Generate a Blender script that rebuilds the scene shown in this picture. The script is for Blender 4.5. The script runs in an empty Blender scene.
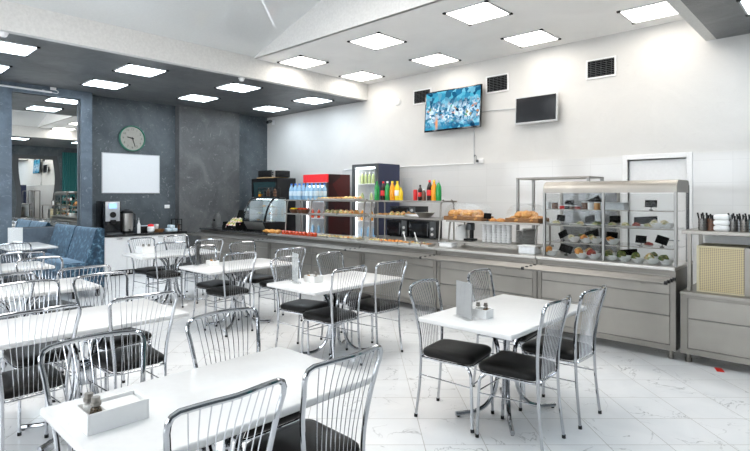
import bpy, bmesh, math, random
from mathutils import Vector, Matrix, noise
random.seed(7)
C = bpy.context.scene.collection
PI = math.pi

# ------------------------------------------------------------------ camera geometry
FPX, CXP, HYP, CAM_H, YAW = 519.0, 360.0, 196.0, 1.62, math.radians(44)
cY, sY = math.cos(YAW), math.sin(YAW)
def on_y(px, Y):            # x of the point of a wall-parallel plane seen in pixel column px
    a = (px-CXP)/FPX
    return Y*(-sY+a*cY)/(cY+a*sY)
def on_x(px, X):            # y of the point of a plane parallel to the mirror wall
    a = (px-CXP)/FPX
    return X*(cY+a*sY)/(-sY+a*cY)

# ------------------------------------------------------------------ materials
def newmat(name):
    m = bpy.data.materials.new(name); m.use_nodes = True
    nt = m.node_tree; nt.nodes.clear()
    out = nt.nodes.new('ShaderNodeOutputMaterial')
    b = nt.nodes.new('ShaderNodeBsdfPrincipled')
    nt.links.new(b.outputs[0], out.inputs[0])
    return m, nt, b
def setp(b, **k):
    for n, v in k.items():
        n = n.replace('_', ' ')
        b.inputs[n].default_value = (*v, 1) if isinstance(v, tuple) and len(v) == 3 else v
def nd(nt, t, **k):
    n = nt.nodes.new(t)
    for a, v in k.items():
        if a in n.inputs: n.inputs[a].default_value = v
        else: setattr(n, a, v)
    return n
def ramp(nt, src, stops):
    r = nt.nodes.new('ShaderNodeValToRGB')
    e = r.color_ramp.elements
    while len(e) < len(stops): e.new(0.5)
    for i, (p, c) in enumerate(stops):
        e[i].position = p; e[i].color = (*c, 1) if isinstance(c, tuple) else (c, c, c, 1)
    nt.links.new(src, r.inputs[0]); return r
def simple(name, col, rough=.5, metal=0., emit=None, es=0., noise_amt=.06, noise_scale=30., bump=0., **k):
    m, nt, b = newmat(name)
    setp(b, Roughness=rough, Metallic=metal, **k)
    tc = nd(nt, 'ShaderNodeTexCoord')
    n = nd(nt, 'ShaderNodeTexNoise', Scale=noise_scale, Detail=3.)
    nt.links.new(tc.outputs['Object'], n.inputs['Vector'])
    lo = tuple(max(0, c*(1-noise_amt)) for c in col); hi = tuple(min(1, c*(1+noise_amt)) for c in col)
    r = ramp(nt, n.outputs[0], [(.3, lo), (.7, hi)])
    nt.links.new(r.outputs[0], b.inputs['Base Color'])
    if emit: setp(b, Emission_Color=emit, Emission_Strength=es)
    if bump:
        bp = nd(nt, 'ShaderNodeBump', Strength=bump, Distance=.01)
        nt.links.new(n.outputs[0], bp.inputs['Height']); nt.links.new(bp.outputs[0], b.inputs['Normal'])
    return m
def speckle(name, cols, scale=40., rough=.6, bump=.4, detail=4.):
    m, nt, b = newmat(name); setp(b, Roughness=rough)
    tc = nd(nt, 'ShaderNodeTexCoord')
    v = nd(nt, 'ShaderNodeTexVoronoi', Scale=scale)
    nt.links.new(tc.outputs['Object'], v.inputs['Vector'])
    sep = nd(nt, 'ShaderNodeSeparateColor'); nt.links.new(v.outputs['Color'], sep.inputs[0])
    n = len(cols)
    r = ramp(nt, sep.outputs[0], [(i/max(1, n-1), c) for i, c in enumerate(cols)])
    nt.links.new(r.outputs[0], b.inputs['Base Color'])
    bp = nd(nt, 'ShaderNodeBump', Strength=bump, Distance=.01)
    nt.links.new(v.outputs['Distance'], bp.inputs['Height']); nt.links.new(bp.outputs[0], b.inputs['Normal'])
    return m
def plaster(name, a, bcol, fleck, fleck_amt, scale=1.3, rough=.45, bump=.25):
    m, nt, b = newmat(name); setp(b, Roughness=rough)
    tc = nd(nt, 'ShaderNodeTexCoord')
    n1 = nd(nt, 'ShaderNodeTexNoise', Scale=scale, Detail=8., Roughness=.62, Distortion=1.2)
    n2 = nd(nt, 'ShaderNodeTexNoise', Scale=scale*4.2, Detail=8., Roughness=.74, Distortion=2.6)
    for n in (n1, n2): nt.links.new(tc.outputs['Object'], n.inputs['Vector'])
    r1 = ramp(nt, n1.outputs[0], [(.32, a), (.7, bcol)])
    r2 = ramp(nt, n2.outputs[0], [(.575, 0.), (.69, fleck_amt)])
    mx = nd(nt, 'ShaderNodeMix', data_type='RGBA')
    nt.links.new(r2.outputs[0], mx.inputs[0]); nt.links.new(r1.outputs[0], mx.inputs[6]); mx.inputs[7].default_value = (*fleck, 1)
    nt.links.new(mx.outputs[2], b.inputs['Base Color'])
    bp = nd(nt, 'ShaderNodeBump', Strength=bump, Distance=.02)
    nt.links.new(n2.outputs[0], bp.inputs['Height']); nt.links.new(bp.outputs[0], b.inputs['Normal'])
    return m
def steel(name, col=(.345, .325, .295), rough=.42, axis=0, amt=.10):
    m, nt, b = newmat(name); setp(b, Metallic=.92, Roughness=rough)
    tc = nd(nt, 'ShaderNodeTexCoord')
    mp = nd(nt, 'ShaderNodeMapping'); s = [420, 420, 420]; s[axis] = 6.
    mp.inputs['Scale'].default_value = s
    n = nd(nt, 'ShaderNodeTexNoise', Scale=1., Detail=4.)
    n2 = nd(nt, 'ShaderNodeTexNoise', Scale=2.2, Detail=3.)
    nt.links.new(tc.outputs['Object'], mp.inputs[0]); nt.links.new(mp.outputs[0], n.inputs['Vector']); nt.links.new(tc.outputs['Object'], n2.inputs['Vector'])
    ad = nd(nt, 'ShaderNodeMath', operation='MULTIPLY_ADD'); ad.inputs[1].default_value = .12; nt.links.new(n.outputs[0], ad.inputs[0]); nt.links.new(n2.outputs[0], ad.inputs[2])
    r = ramp(nt, ad.outputs[0], [(.38, tuple(c*(1-amt) for c in col)), (.74, tuple(min(1, c*(1+amt)) for c in col))])
    nt.links.new(r.outputs[0], b.inputs['Base Color'])
    mr = nd(nt, 'ShaderNodeMapRange'); mr.inputs[3].default_value = rough*.9; mr.inputs[4].default_value = rough*1.12
    nt.links.new(n2.outputs[0], mr.inputs[0]); nt.links.new(mr.outputs[0], b.inputs['Roughness'])
    return m
def glassy(name, col=(1, 1, 1), alpha=.12, rough=.03):
    # thin clear sheet: mostly see-through with a reflecting surface
    m = bpy.data.materials.new(name); m.use_nodes = True; nt = m.node_tree; nt.nodes.clear()
    out = nd(nt, 'ShaderNodeOutputMaterial'); t = nd(nt, 'ShaderNodeBsdfTransparent'); t.inputs[0].default_value = (*col, 1)
    g = nd(nt, 'ShaderNodeBsdfGlossy', Roughness=rough); mx = nd(nt, 'ShaderNodeMixShader')
    lw = nd(nt, 'ShaderNodeLayerWeight', Blend=.5)
    fr = nd(nt, 'ShaderNodeMath', operation='POWER'); fr.inputs[1].default_value = 4.; nt.links.new(lw.outputs['Facing'], fr.inputs[0])
    f2 = nd(nt, 'ShaderNodeMath', operation='MULTIPLY'); f2.inputs[1].default_value = .5; nt.links.new(fr.outputs[0], f2.inputs[0]); fr = f2
    ad = nd(nt, 'ShaderNodeMath', operation='ADD'); ad.inputs[1].default_value = alpha; ad.use_clamp = True
    nt.links.new(fr.outputs[0], ad.inputs[0]); nt.links.new(ad.outputs[0], mx.inputs[0])
    nt.links.new(t.outputs[0], mx.inputs[1]); nt.links.new(g.outputs[0], mx.inputs[2]); nt.links.new(mx.outputs[0], out.inputs[0])
    return m

M = {}
def floor_mat():
    m, nt, b = newmat('marble_tile_floor')
    tc = nd(nt, 'ShaderNodeTexCoord')
    def dot(v, off):
        d = nd(nt, 'ShaderNodeVectorMath', operation='DOT_PRODUCT'); d.inputs[1].default_value = v
        nt.links.new(tc.outputs['Object'], d.inputs[0])
        a = nd(nt, 'ShaderNodeMath', operation='ADD'); a.inputs[1].default_value = -off
        nt.links.new(d.outputs['Value'], a.inputs[0])
        q = nd(nt, 'ShaderNodeMath', operation='DIVIDE'); q.inputs[1].default_value = .3977
        nt.links.new(a.outputs[0], q.inputs[0])
        f = nd(nt, 'ShaderNodeMath', operation='FLOOR'); nt.links.new(q.outputs[0], f.inputs[0])
        fr = nd(nt, 'ShaderNodeMath', operation='FRACT'); nt.links.new(q.outputs[0], fr.inputs[0])
        s = nd(nt, 'ShaderNodeMath', operation='SUBTRACT'); s.inputs[1].default_value = .5; nt.links.new(fr.outputs[0], s.inputs[0])
        ab = nd(nt, 'ShaderNodeMath', operation='ABSOLUTE'); nt.links.new(s.outputs[0], ab.inputs[0])
        return ab, f
    ad_, fd = dot((-sY, cY, 0), 3.379)
    al, fl = dot((cY, sY, 0), .0203)
    mxm = nd(nt, 'ShaderNodeMath', operation='MAXIMUM'); nt.links.new(ad_.outputs[0], mxm.inputs[0]); nt.links.new(al.outputs[0], mxm.inputs[1])
    gr = nd(nt, 'ShaderNodeMath', operation='GREATER_THAN'); gr.inputs[1].default_value = .4945; nt.links.new(mxm.outputs[0], gr.inputs[0])
    # a different piece of marble on each tile
    cmb = nd(nt, 'ShaderNodeCombineXYZ'); nt.links.new(fd.outputs[0], cmb.inputs[0]); nt.links.new(fl.outputs[0], cmb.inputs[1])
    wn = nd(nt, 'ShaderNodeTexWhiteNoise'); nt.links.new(cmb.outputs[0], wn.inputs['Vector'])
    sc = nd(nt, 'ShaderNodeVectorMath', operation='SCALE'); sc.inputs['Scale'].default_value = 9.; nt.links.new(wn.outputs['Color'], sc.inputs[0])
    av = nd(nt, 'ShaderNodeVectorMath', operation='ADD'); nt.links.new(sc.outputs[0], av.inputs[0]); nt.links.new(tc.outputs['Object'], av.inputs[1])
    def vein(scale, dist, w):
        n = nd(nt, 'ShaderNodeTexNoise', Scale=scale, Detail=5., Roughness=.55, Distortion=dist)
        nt.links.new(av.outputs[0], n.inputs['Vector'])
        s = nd(nt, 'ShaderNodeMath', operation='SUBTRACT'); s.inputs[1].default_value = .5; nt.links.new(n.outputs[0], s.inputs[0])
        a = nd(nt, 'ShaderNodeMath', operation='ABSOLUTE'); nt.links.new(s.outputs[0], a.inputs[0])
        return ramp(nt, a.outputs[0], [(0., 1.), (w, 0.)])
    v1 = vein(1.9, 1.6, .009)
    gate = nd(nt, 'ShaderNodeTexNoise', Scale=3.2, Detail=2.); nt.links.new(av.outputs[0], gate.inputs['Vector'])
    gt = ramp(nt, gate.outputs[0], [(.45, 0.), (.60, .62)])
    mu = nd(nt, 'ShaderNodeMath', operation='MULTIPLY'); nt.links.new(v1.outputs[0], mu.inputs[0]); nt.links.new(gt.outputs[0], mu.inputs[1])
    soft = nd(nt, 'ShaderNodeTexNoise', Scale=2.5, Detail=4., Distortion=.8); nt.links.new(av.outputs[0], soft.inputs['Vector'])
    base = ramp(nt, soft.outputs[0], [(.3, (.82, .825, .83)), (.65, (.89, .89, .89))])
    mx = nd(nt, 'ShaderNodeMix', data_type='RGBA'); nt.links.new(mu.outputs[0], mx.inputs[0]); nt.links.new(base.outputs[0], mx.inputs[6]); mx.inputs[7].default_value = (.22, .215, .21, 1)
    mg = nd(nt, 'ShaderNodeMix', data_type='RGBA'); nt.links.new(gr.outputs[0], mg.inputs[0]); nt.links.new(mx.outputs[2], mg.inputs[6]); mg.inputs[7].default_value = (.40, .38, .35, 1)
    nt.links.new(mg.outputs[2], b.inputs['Base Color'])
    rr = nd(nt, 'ShaderNodeMapRange'); rr.inputs[3].default_value = .16; rr.inputs[4].default_value = .6
    nt.links.new(gr.outputs[0], rr.inputs[0]); nt.links.new(rr.outputs[0], b.inputs['Roughness'])
    return m
M['floor'] = floor_mat()
def tile_wall_mat():
    m, nt, b = newmat('white_wall_tiles'); setp(b, Roughness=.12)
    tc = nd(nt, 'ShaderNodeTexCoord'); mp = nd(nt, 'ShaderNodeMapping'); mp.inputs['Rotation'].default_value = (PI/2, 0, 0)
    nt.links.new(tc.outputs['Object'], mp.inputs[0])
    br = nd(nt, 'ShaderNodeTexBrick', Scale=1.); br.offset = 0.; br.inputs['Color1'].default_value = (.70, .695, .685, 1); br.inputs['Color2'].default_value = (.67, .665, .655, 1)
    br.inputs['Mortar'].default_value = (.615, .61, .60, 1); br.inputs['Mortar Size'].default_value = .003; br.inputs['Brick Width'].default_value = .6; br.inputs['Row Height'].default_value = .3
    nt.links.new(mp.outputs[0], br.inputs['Vector']); nt.links.new(br.outputs['Color'], b.inputs['Base Color'])
    return m
M['wall_tile'] = tile_wall_mat()
M['dark_plaster'] = plaster('dark_blue_grey_plaster', (.055, .068, .078), (.115, .135, .148), (.42, .44, .45), .6, scale=1.5)
M['column_plaster'] = plaster('blue_grey_column_plaster', (.07, .095, .122), (.15, .19, .235), (.42, .48, .54), .55, scale=1.6)
M['pillar_plaster'] = plaster('warm_grey_pillar_plaster', (.08, .083, .085), (.15, .153, .153), (.45, .45, .44), .55, scale=1.6)
M['dark_ceiling'] = plaster('dark_ceiling_plaster', (.075, .08, .085), (.17, .175, .18), (.30, .30, .30), .35, scale=1.6, rough=.38)
M['white_plaster'] = plaster('white_plaster', (.655, .645, .625), (.705, .695, .675), (.60, .59, .57), .35, scale=1.1, rough=.6, bump=.18)
M['white_ceiling'] = plaster('white_ceiling_plaster', (.86, .855, .84), (.92, .915, .90), (.80, .79, .78), .3, scale=.9, rough=.6, bump=.12)
M['beam'] = simple('white_beam_paint', (.67, .665, .65), .55)
M['stretch'] = simple('glossy_stretch_ceiling', (.66, .675, .675), .035, noise_amt=.02, Coat_Weight=.5, Coat_Roughness=.02)
M['chrome'] = simple('chrome_tube', (.50, .515, .54), .10, 1., noise_amt=.03)
M['leather'] = simple('black_leatherette', (.008, .0075, .007), .42, noise_scale=220., bump=.08, noise_amt=.3, Specular_IOR_Level=.2)
M['black'] = simple('black_plastic', (.009, .009, .010), .45, Specular_IOR_Level=.3)
M['black_gloss'] = simple('black_gloss', (.008, .009, .011), .08)
M['laminate'] = simple('white_table_laminate', (.77, .765, .755), .25, noise_amt=.015)
M['laminate_edge'] = M['laminate']
M['white'] = simple('white_plastic', (.84, .84, .84), .35, noise_amt=.02)
M['caddy_white'] = simple('white_caddy_plastic', (.90, .90, .89), .3, noise_amt=.01)
M['white_gloss'] = simple('white_glazed_china', (.86, .86, .85), .12, noise_amt=.02)
M['paper'] = simple('white_paper', (.86, .86, .85), .8, noise_amt=.03)
M['grey_card'] = simple('grey_menu_card', (.42, .42, .42), .35, noise_amt=.05)
M['steel'] = steel('brushed_steel')
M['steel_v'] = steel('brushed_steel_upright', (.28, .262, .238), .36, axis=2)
M['steel_dark'] = steel('shadowed_steel', (.25, .245, .235), .35)  # evenly darker steel for carcasses, posts and holders
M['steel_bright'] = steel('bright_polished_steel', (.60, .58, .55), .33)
M['glass'] = glassy('clear_glass', alpha=.04)
M['acrylic'] = glassy('clear_acrylic_dome', (.98, .985, .985), alpha=.025, rough=.06)
M['velvet'] = None
def velvet():
    m, nt, b = newmat('blue_velvet'); setp(b, Roughness=.7, Sheen_Weight=.9, Sheen_Roughness=.35)
    b.inputs['Sheen Tint'].default_value = (.55, .75, .95, 1)
    tc = nd(nt, 'ShaderNodeTexCoord')
    n = nd(nt, 'ShaderNodeTexNoise', Scale=13., Detail=6., Roughness=.65, Distortion=.5); nt.links.new(tc.outputs['Object'], n.inputs['Vector'])
    r = ramp(nt, n.outputs[0], [(.40, (.008, .030, .062)), (.54, (.024, .075, .13)), (.66, (.15, .28, .37))])
    nt.links.new(r.outputs[0], b.inputs['Base Color'])
    return m
M['velvet'] = velvet()
M['mirror'] = simple('mirror_silver', (.9, .92, .92), .0, 1., noise_amt=.0)
M['dark_frame'] = simple('dark_grey_frame', (.07, .075, .08), .35)
M['granite'] = simple('black_granite_worktop', (.02, .02, .021), .15, noise_amt=.5, noise_scale=120)
M['navy'] = simple('navy_fridge_side', (.02, .028, .075), .3)
M['red'] = simple('red_fridge_header', (.62, .02, .025), .3, emit=(.8, .02, .03), es=.25)
M['teal'] = simple('teal_curtain', (.03, .17, .17), .8)
M['green_rim'] = simple('green_clock_rim', (.05, .22, .15), .35)
M['clock_face'] = simple('cream_clock_face', (.36, .34, .30), .4)
def emat(name, col, s):
    m = bpy.data.materials.new(name); m.use_nodes = True; nt = m.node_tree; nt.nodes.clear()
    out = nd(nt, 'ShaderNodeOutputMaterial'); e = nd(nt, 'ShaderNodeEmission', Strength=s); e.inputs[0].default_value = (*col, 1)
    nt.links.new(e.outputs[0], out.inputs[0]); return m
M['led_warm'] = emat('led_panel_neutral', (1, .94, .86), 7.)
M['led_cool'] = emat('led_panel_cool', (.80, .91, 1), 10.)
M['fridge_light'] = emat('fridge_strip_light', (.88, .95, 1), 4.5)
M['led_tube'] = emat('tube_glow', (.9, .95, 1), 1.2)
M['lcd'] = emat('blue_lcd', (.25, .45, 1), 1.3)
M['globe'] = emat('milk_glass_globe', (1, .96, .91), 5.)
def tv_mat():
    m = bpy.data.materials.new('kitchen_programme_picture'); m.use_nodes = True; nt = m.node_tree; nt.nodes.clear()
    out = nd(nt, 'ShaderNodeOutputMaterial'); e = nd(nt, 'ShaderNodeEmission', Strength=.9)
    tc = nd(nt, 'ShaderNodeTexCoord'); sx = nd(nt, 'ShaderNodeSeparateXYZ'); nt.links.new(tc.outputs['Object'], sx.inputs[0])
    def vor(scale, stops, w):
        n = nd(nt, 'ShaderNodeTexNoise', Scale=scale*.5, Detail=2.); nt.links.new(tc.outputs['Object'], n.inputs['Vector'])
        mv = nd(nt, 'ShaderNodeMix', data_type='RGBA'); mv.inputs[0].default_value = w; nt.links.new(tc.outputs['Object'], mv.inputs[6]); nt.links.new(n.outputs['Color'], mv.inputs[7])
        v = nd(nt, 'ShaderNodeTexVoronoi', Scale=scale); nt.links.new(mv.outputs[2], v.inputs['Vector'])
        sp = nd(nt, 'ShaderNodeSeparateColor'); nt.links.new(v.outputs['Color'], sp.inputs[0])
        return ramp(nt, sp.outputs[0], stops)
    big = vor(13., [(0, (.004, .03, .07)), (.3, (.02, .15, .28)), (.5, (.05, .32, .46)), (.7, (.16, .45, .6)), (.9, (.02, .10, .18))], .12)
    sml = vor(26., [(0, (.005, .02, .05)), (.25, (.04, .22, .36)), (.5, (.5, .66, .78)), (.7, (.02, .10, .2)), (.85, (.75, .85, .92)), (.93, (.45, .16, .08)), (1, (.05, .28, .12))], .1)
    def band(axis, c, w):
        s = nd(nt, 'ShaderNodeMath', operation='SUBTRACT'); s.inputs[1].default_value = c; nt.links.new(sx.outputs[axis], s.inputs[0])
        a = nd(nt, 'ShaderNodeMath', operation='ABSOLUTE'); nt.links.new(s.outputs[0], a.inputs[0])
        return ramp(nt, a.outputs[0], [(w*.2, 1.), (w, 0.)])
    mid = band(2, -.06, .26)
    m1 = nd(nt, 'ShaderNodeMix', data_type='RGBA'); nt.links.new(mid.outputs[0], m1.inputs[0]); nt.links.new(big.outputs[0], m1.inputs[6]); nt.links.new(sml.outputs[0], m1.inputs[7])
    px_, pz_ = band(0, -.33, .045), band(2, -.24, .16)
    g = nd(nt, 'ShaderNodeMath', operation='MULTIPLY'); nt.links.new(px_.outputs[0], g.inputs[0]); nt.links.new(pz_.outputs[0], g.inputs[1])
    m2 = nd(nt, 'ShaderNodeMix', data_type='RGBA'); nt.links.new(g.outputs[0], m2.inputs[0]); nt.links.new(m1.outputs[2], m2.inputs[6]); m2.inputs[7].default_value = (.62, .26, .12, 1)
    nt.links.new(m2.outputs[2], e.inputs[0]); nt.links.new(e.outputs[0], out.inputs[0]); return m
M['tv_picture'] = tv_mat()
M['tv_off'] = simple('dark_tv_screen', (.008, .009, .012), .12, noise_amt=0.)
def mesh_panel():
    m, nt, b = newmat('tan_woven_mesh'); setp(b, Roughness=.6)
    tc = nd(nt, 'ShaderNodeTexCoord'); v = nd(nt, 'ShaderNodeTexVoronoi', Scale=62.); v.inputs['Randomness'].default_value = 0.
    nt.links.new(tc.outputs['Object'], v.inputs['Vector'])
    r = ramp(nt, v.outputs['Distance'], [(.28, (.30, .25, .19)), (.45, (.60, .50, .28))])
    nt.links.new(r.outputs[0], b.inputs['Base Color']); return m
M['tan_mesh'] = mesh_panel()
M['tan'] = simple('tan_frame', (.56, .50, .34), .5)
def wicker():
    m, nt, b = newmat('brown_wicker'); setp(b, Roughness=.6)
    tc = nd(nt, 'ShaderNodeTexCoord'); ck = nd(nt, 'ShaderNodeTexBrick', Scale=28.)
    ck.inputs['Color1'].default_value = (.22, .09, .025, 1); ck.inputs['Color2'].default_value = (.34, .16, .05, 1); ck.inputs['Mortar'].default_value = (.06, .025, .01, 1)
    mp = nd(nt, 'ShaderNodeMapping'); mp.inputs['Rotation'].default_value = (PI/2, 0, 0)
    nt.links.new(tc.outputs['Object'], mp.inputs[0]); nt.links.new(mp.outputs[0], ck.inputs['Vector']); nt.links.new(ck.outputs['Color'], b.inputs['Base Color']); return m
M['wicker'] = wicker()
M['bun'] = speckle('baked_bun_crust', [(.42, .15, .03), (.58, .28, .07), (.68, .40, .14)], 26, .5)
M['croissant'] = speckle('golden_croissant', [(.58, .24, .05), (.75, .40, .10)], 30, .45)
M['pizza'] = speckle('pizza_topping', [(.62, .12, .04), (.80, .48, .14), (.85, .70, .40), (.30, .38, .08)], 34, .5)
M['salad_green'] = speckle('green_salad', [(.05, .10, .015), (.12, .17, .03), (.28, .27, .08), (.07, .08, .02)], 42, .5)
M['salad_mixed'] = speckle('mixed_salad', [(.65, .55, .32), (.55, .28, .08), (.22, .30, .07), (.75, .68, .5)], 42, .5)
M['salad_orange'] = speckle('carrot_salad', [(.75, .25, .04), (.82, .40, .10), (.60, .18, .03)], 48, .5)
M['salad_red'] = speckle('beet_salad', [(.28, .03, .03), (.42, .06, .04), (.18, .02, .02), (.5, .16, .1)], 48, .5)
M['salad_pale'] = speckle('pale_salad', [(.78, .70, .5), (.62, .5, .3), (.35, .36, .15)], 42, .5)
M['jelly'] = simple('red_jelly', (.62, .07, .02), .15)
M['snack'] = speckle('bright_snack_wrapper', [(.72, .55, .05), (.1, .3, .08), (.6, .08, .1), (.75, .75, .7), (.5, .2, .45)], 22, .3)
M['water'] = simple('blue_water_bottle', (.40, .66, .90), .12, Alpha=.72)
M['cap_blue'] = simple('blue_cap', (.03, .16, .62), .35)
M['b_green'] = simple('green_soda', (.02, .30, .07), .1)
M['b_cola'] = simple('cola', (.025, .008, .006), .1)
M['b_orange'] = simple('orange_soda', (.90, .36, .02), .12)
M['b_pale'] = simple('pale_green_juice', (.45, .52, .22), .12)
M['b_yellow'] = simple('yellow_lemonade', (.88, .62, .03), .12)
M['red_label'] = simple('red_label', (.70, .02, .02), .35)
M['yellow_cap'] = simple('yellow_cap', (.85, .62, .02), .35)
M['brown'] = simple('dark_brown', (.15, .07, .04), .4)
M['steel_tray'] = steel('worn_tray_steel', (.27, .255, .235), .42)  # darker steel for the tray slides
M['smoke_glass'] = glassy('grey_sliding_glass', (.55, .56, .57), alpha=.05)  # grey tint stands in for a dark reflection
M['front_pane'] = glassy('salad_case_front_pane', (.88, .89, .89), alpha=.006)
M['matte_black'] = simple('matte_black', (.006, .006, .006), .85, Specular_IOR_Level=.1)
M['case_glass'] = glassy('pastry_case_glass', (.86, .92, .94), alpha=.16, rough=.05)
M['fridge_red_side'] = speckle('dark_red_brown_picture_side', [(.012, .008, .008), (.05, .008, .008), (.10, .012, .01), (.02, .008, .008)], 2.6, .28, bump=0)
M['tag_red'] = simple('red_floor_tag', (.75, .02, .01), .4)
M['light_grey'] = simple('light_grey_plastic', (.55, .56, .57), .4)
M['plate_grey'] = simple('grey_china_plate', (.40, .40, .39), .3)
M['clear_tub'] = simple('translucent_tub', (.72, .74, .76), .25)
M['blue_pack'] = speckle('pale_blue_napkin_wrap', [(.72, .8, .86), (.5, .66, .76), (.85, .88, .9)], 18, .4, bump=.1)
M['wood'] = simple('light_wood', (.55, .36, .18), .5)
M['pepper'] = speckle('ground_pepper', [(.05, .035, .02), (.20, .14, .08)], 160, .8)
M['salt'] = simple('salt', (.80, .78, .74), .8)

# ------------------------------------------------------------------ mesh helpers
class MB:
    def __init__(self): self.bm = bmesh.new()
    def box(self, x0, x1, y0, y1, z0, z1, bev=0., seg=2, mat=None):
        r = bmesh.ops.create_cube(self.bm, size=1.)
        vs = r['verts']
        for v in vs:
            v.co = Vector(((x0+x1)/2+v.co.x*(x1-x0), (y0+y1)/2+v.co.y*(y1-y0), (z0+z1)/2+v.co.z*(z1-z0)))
        if bev > 0:
            es = list({e for v in vs for e in v.link_edges})
            n0 = set(self.bm.verts)-set(vs)
            bmesh.ops.bevel(self.bm, geom=es, offset=bev, segments=seg, affect='EDGES', profile=.5)
            vs = [v for v in self.bm.verts if v not in n0]
        if mat is not None:
            for v in vs: v.co = mat @ v.co
        return self
    def quad(self, pts):
        self.bm.faces.new([self.bm.verts.new(p) for p in pts]); return self
    def prism(self, poly, z0, z1, bev=0., seg=2):       # poly: xy outline, extruded in z
        lo = [self.bm.verts.new((x, y, z0)) for x, y in poly]; hi = [self.bm.verts.new((x, y, z1)) for x, y in poly]
        n = len(poly)
        f = [self.bm.faces.new(lo[::-1]), self.bm.faces.new(hi)]
        for i in range(n): self.bm.faces.new((lo[i], lo[(i+1) % n], hi[(i+1) % n], hi[i]))
        if bev:
            es = [e for ff in f for e in ff.edges]
            bmesh.ops.bevel(self.bm, geom=es, offset=bev, segments=seg, affect='EDGES', profile=.5)
        return self
    def extrude_x(self, prof, x0, x1):                  # prof: (y,z) outline extruded along x
        a = [self.bm.verts.new((x0, y, z)) for y, z in prof]; b = [self.bm.verts.new((x1, y, z)) for y, z in prof]
        n = len(prof); self.bm.faces.new(a); self.bm.faces.new(b[::-1])
        for i in range(n): self.bm.faces.new((a[i], b[i], b[(i+1) % n], a[(i+1) % n]))
        return self
    def sheet_x(self, prof, x0, x1):                    # open sheet along x
        a = [self.bm.verts.new((x0, y, z)) for y, z in prof]; b = [self.bm.verts.new((x1, y, z)) for y, z in prof]
        for i in range(len(prof)-1): self.bm.faces.new((a[i], b[i], b[i+1], a[i+1]))
        return self
    def tube(self, pts, r, seg=8, closed=False):
        pts = [Vector(p) for p in pts]; n = len(pts); rings = []
        rr = r if isinstance(r, (list, tuple)) else [r]*n
        up = None
        for i, p in enumerate(pts):
            if closed: t = (pts[(i+1) % n]-pts[i-1]).normalized()
            elif i == 0: t = (pts[1]-p).normalized()
            elif i == n-1: t = (p-pts[i-1]).normalized()
            else: t = ((pts[i+1]-p).normalized()+(p-pts[i-1]).normalized()).normalized()
            if up is None:
                up = Vector((0, 0, 1)) if abs(t.z) < .9 else Vector((1, 0, 0))
            up = (up-t*up.dot(t)).normalized(); s = t.cross(up)
            rings.append([self.bm.verts.new(p+(up*math.cos(a)+s*math.sin(a))*rr[i]) for a in (2*PI*k/seg for k in range(seg))])
        m = n if closed else n-1
        for i in range(m):
            A, B = rings[i], rings[(i+1) % n]
            for k in range(seg): self.bm.faces.new((A[k], A[(k+1) % seg], B[(k+1) % seg], B[k]))
        if not closed:
            self.bm.faces.new(rings[0][::-1]); self.bm.faces.new(rings[-1])
        return self
    def lathe(self, prof, c=(0, 0, 0), seg=16):         # prof: (r,z)
        rings = []
        for r, z in prof:
            if r < 1e-5: rings.append([self.bm.verts.new((c[0], c[1], c[2]+z))])
            else: rings.append([self.bm.verts.new((c[0]+r*math.cos(2*PI*k/seg), c[1]+r*math.sin(2*PI*k/seg), c[2]+z)) for k in range(seg)])
        for A, B in zip(rings, rings[1:]):
            for k in range(seg):
                k2 = (k+1) % seg
                if len(A) == 1 and len(B) == 1: continue
                if len(A) == 1: self.bm.faces.new((A[0], B[k2], B[k]))
                elif len(B) == 1: self.bm.faces.new((A[k], A[k2], B[0]))
                else: self.bm.faces.new((A[k], A[k2], B[k2], B[k]))
        return self
    def blob(self, c, r, sx=1, sy=1, sz=1, amp=.2, fr=3., sub=2, flat=True):
        v0 = set(self.bm.verts)
        bmesh.ops.create_icosphere(self.bm, subdivisions=sub, radius=1.)
        off = Vector((random.random()*50, random.random()*50, 0))
        for v in self.bm.verts:
            if v in v0: continue
            d = 1+amp*noise.noise(v.co*fr+off)
            p = v.co*d*r
            z = p.z*sz
            if flat and z < -.3*r*sz: z = -.3*r*sz
            v.co = Vector((c[0]+p.x*sx, c[1]+p.y*sy, c[2]+z+(.3*r*sz if flat else 0)))
        return self
    def build(self, name, mat, parent=None, smooth=True, angle=35):
        me = bpy.data.meshes.new(name)
        bmesh.ops.recalc_face_normals(self.bm, faces=self.bm.faces[:])
        self.bm.to_mesh(me); self.bm.free()
        me.materials.append(mat)
        if smooth:
            for p in me.polygons: p.use_smooth = True
            try: me.set_sharp_from_angle(angle=math.radians(angle))
            except Exception: pass
        o = bpy.data.objects.new(name, me); C.objects.link(o)
        if parent: o.parent = parent
        return o
def smooth_path(pts, n=6, closed=False):
    P = [Vector(p) for p in pts]; out = []; k = len(P)
    rng = range(k) if closed else range(k-1)
    for i in rng:
        p0 = P[i-1] if (i > 0 or closed) else P[0]; p1 = P[i]; p2 = P[(i+1) % k]
        p3 = P[(i+2) % k] if (closed or i+2 < k) else P[k-1]
        for j in range(n):
            t = j/n
            out.append(.5*((2*p1)+(p2-p0)*t+(2*p0-5*p1+4*p2-p3)*t*t+(3*p1-p0-3*p2+p3)*t**3))
    if not closed: out.append(P[-1])
    return out
def fillet(pts, r, n=5):       # round the corners of a polyline
    P = [Vector(p) for p in pts]; out = [P[0]]
    for i in range(1, len(P)-1):
        a, b, c = P[i-1], P[i], P[i+1]
        d1 = (a-b); d2 = (c-b); q = min(r, d1.length*.49, d2.length*.49)
        s = b+d1.normalized()*q; e = b+d2.normalized()*q
        for j in range(n+1):
            t = j/n; out.append((1-t)**2*s+2*t*(1-t)*b+t*t*e)
    out.append(P[-1]); return out

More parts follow.
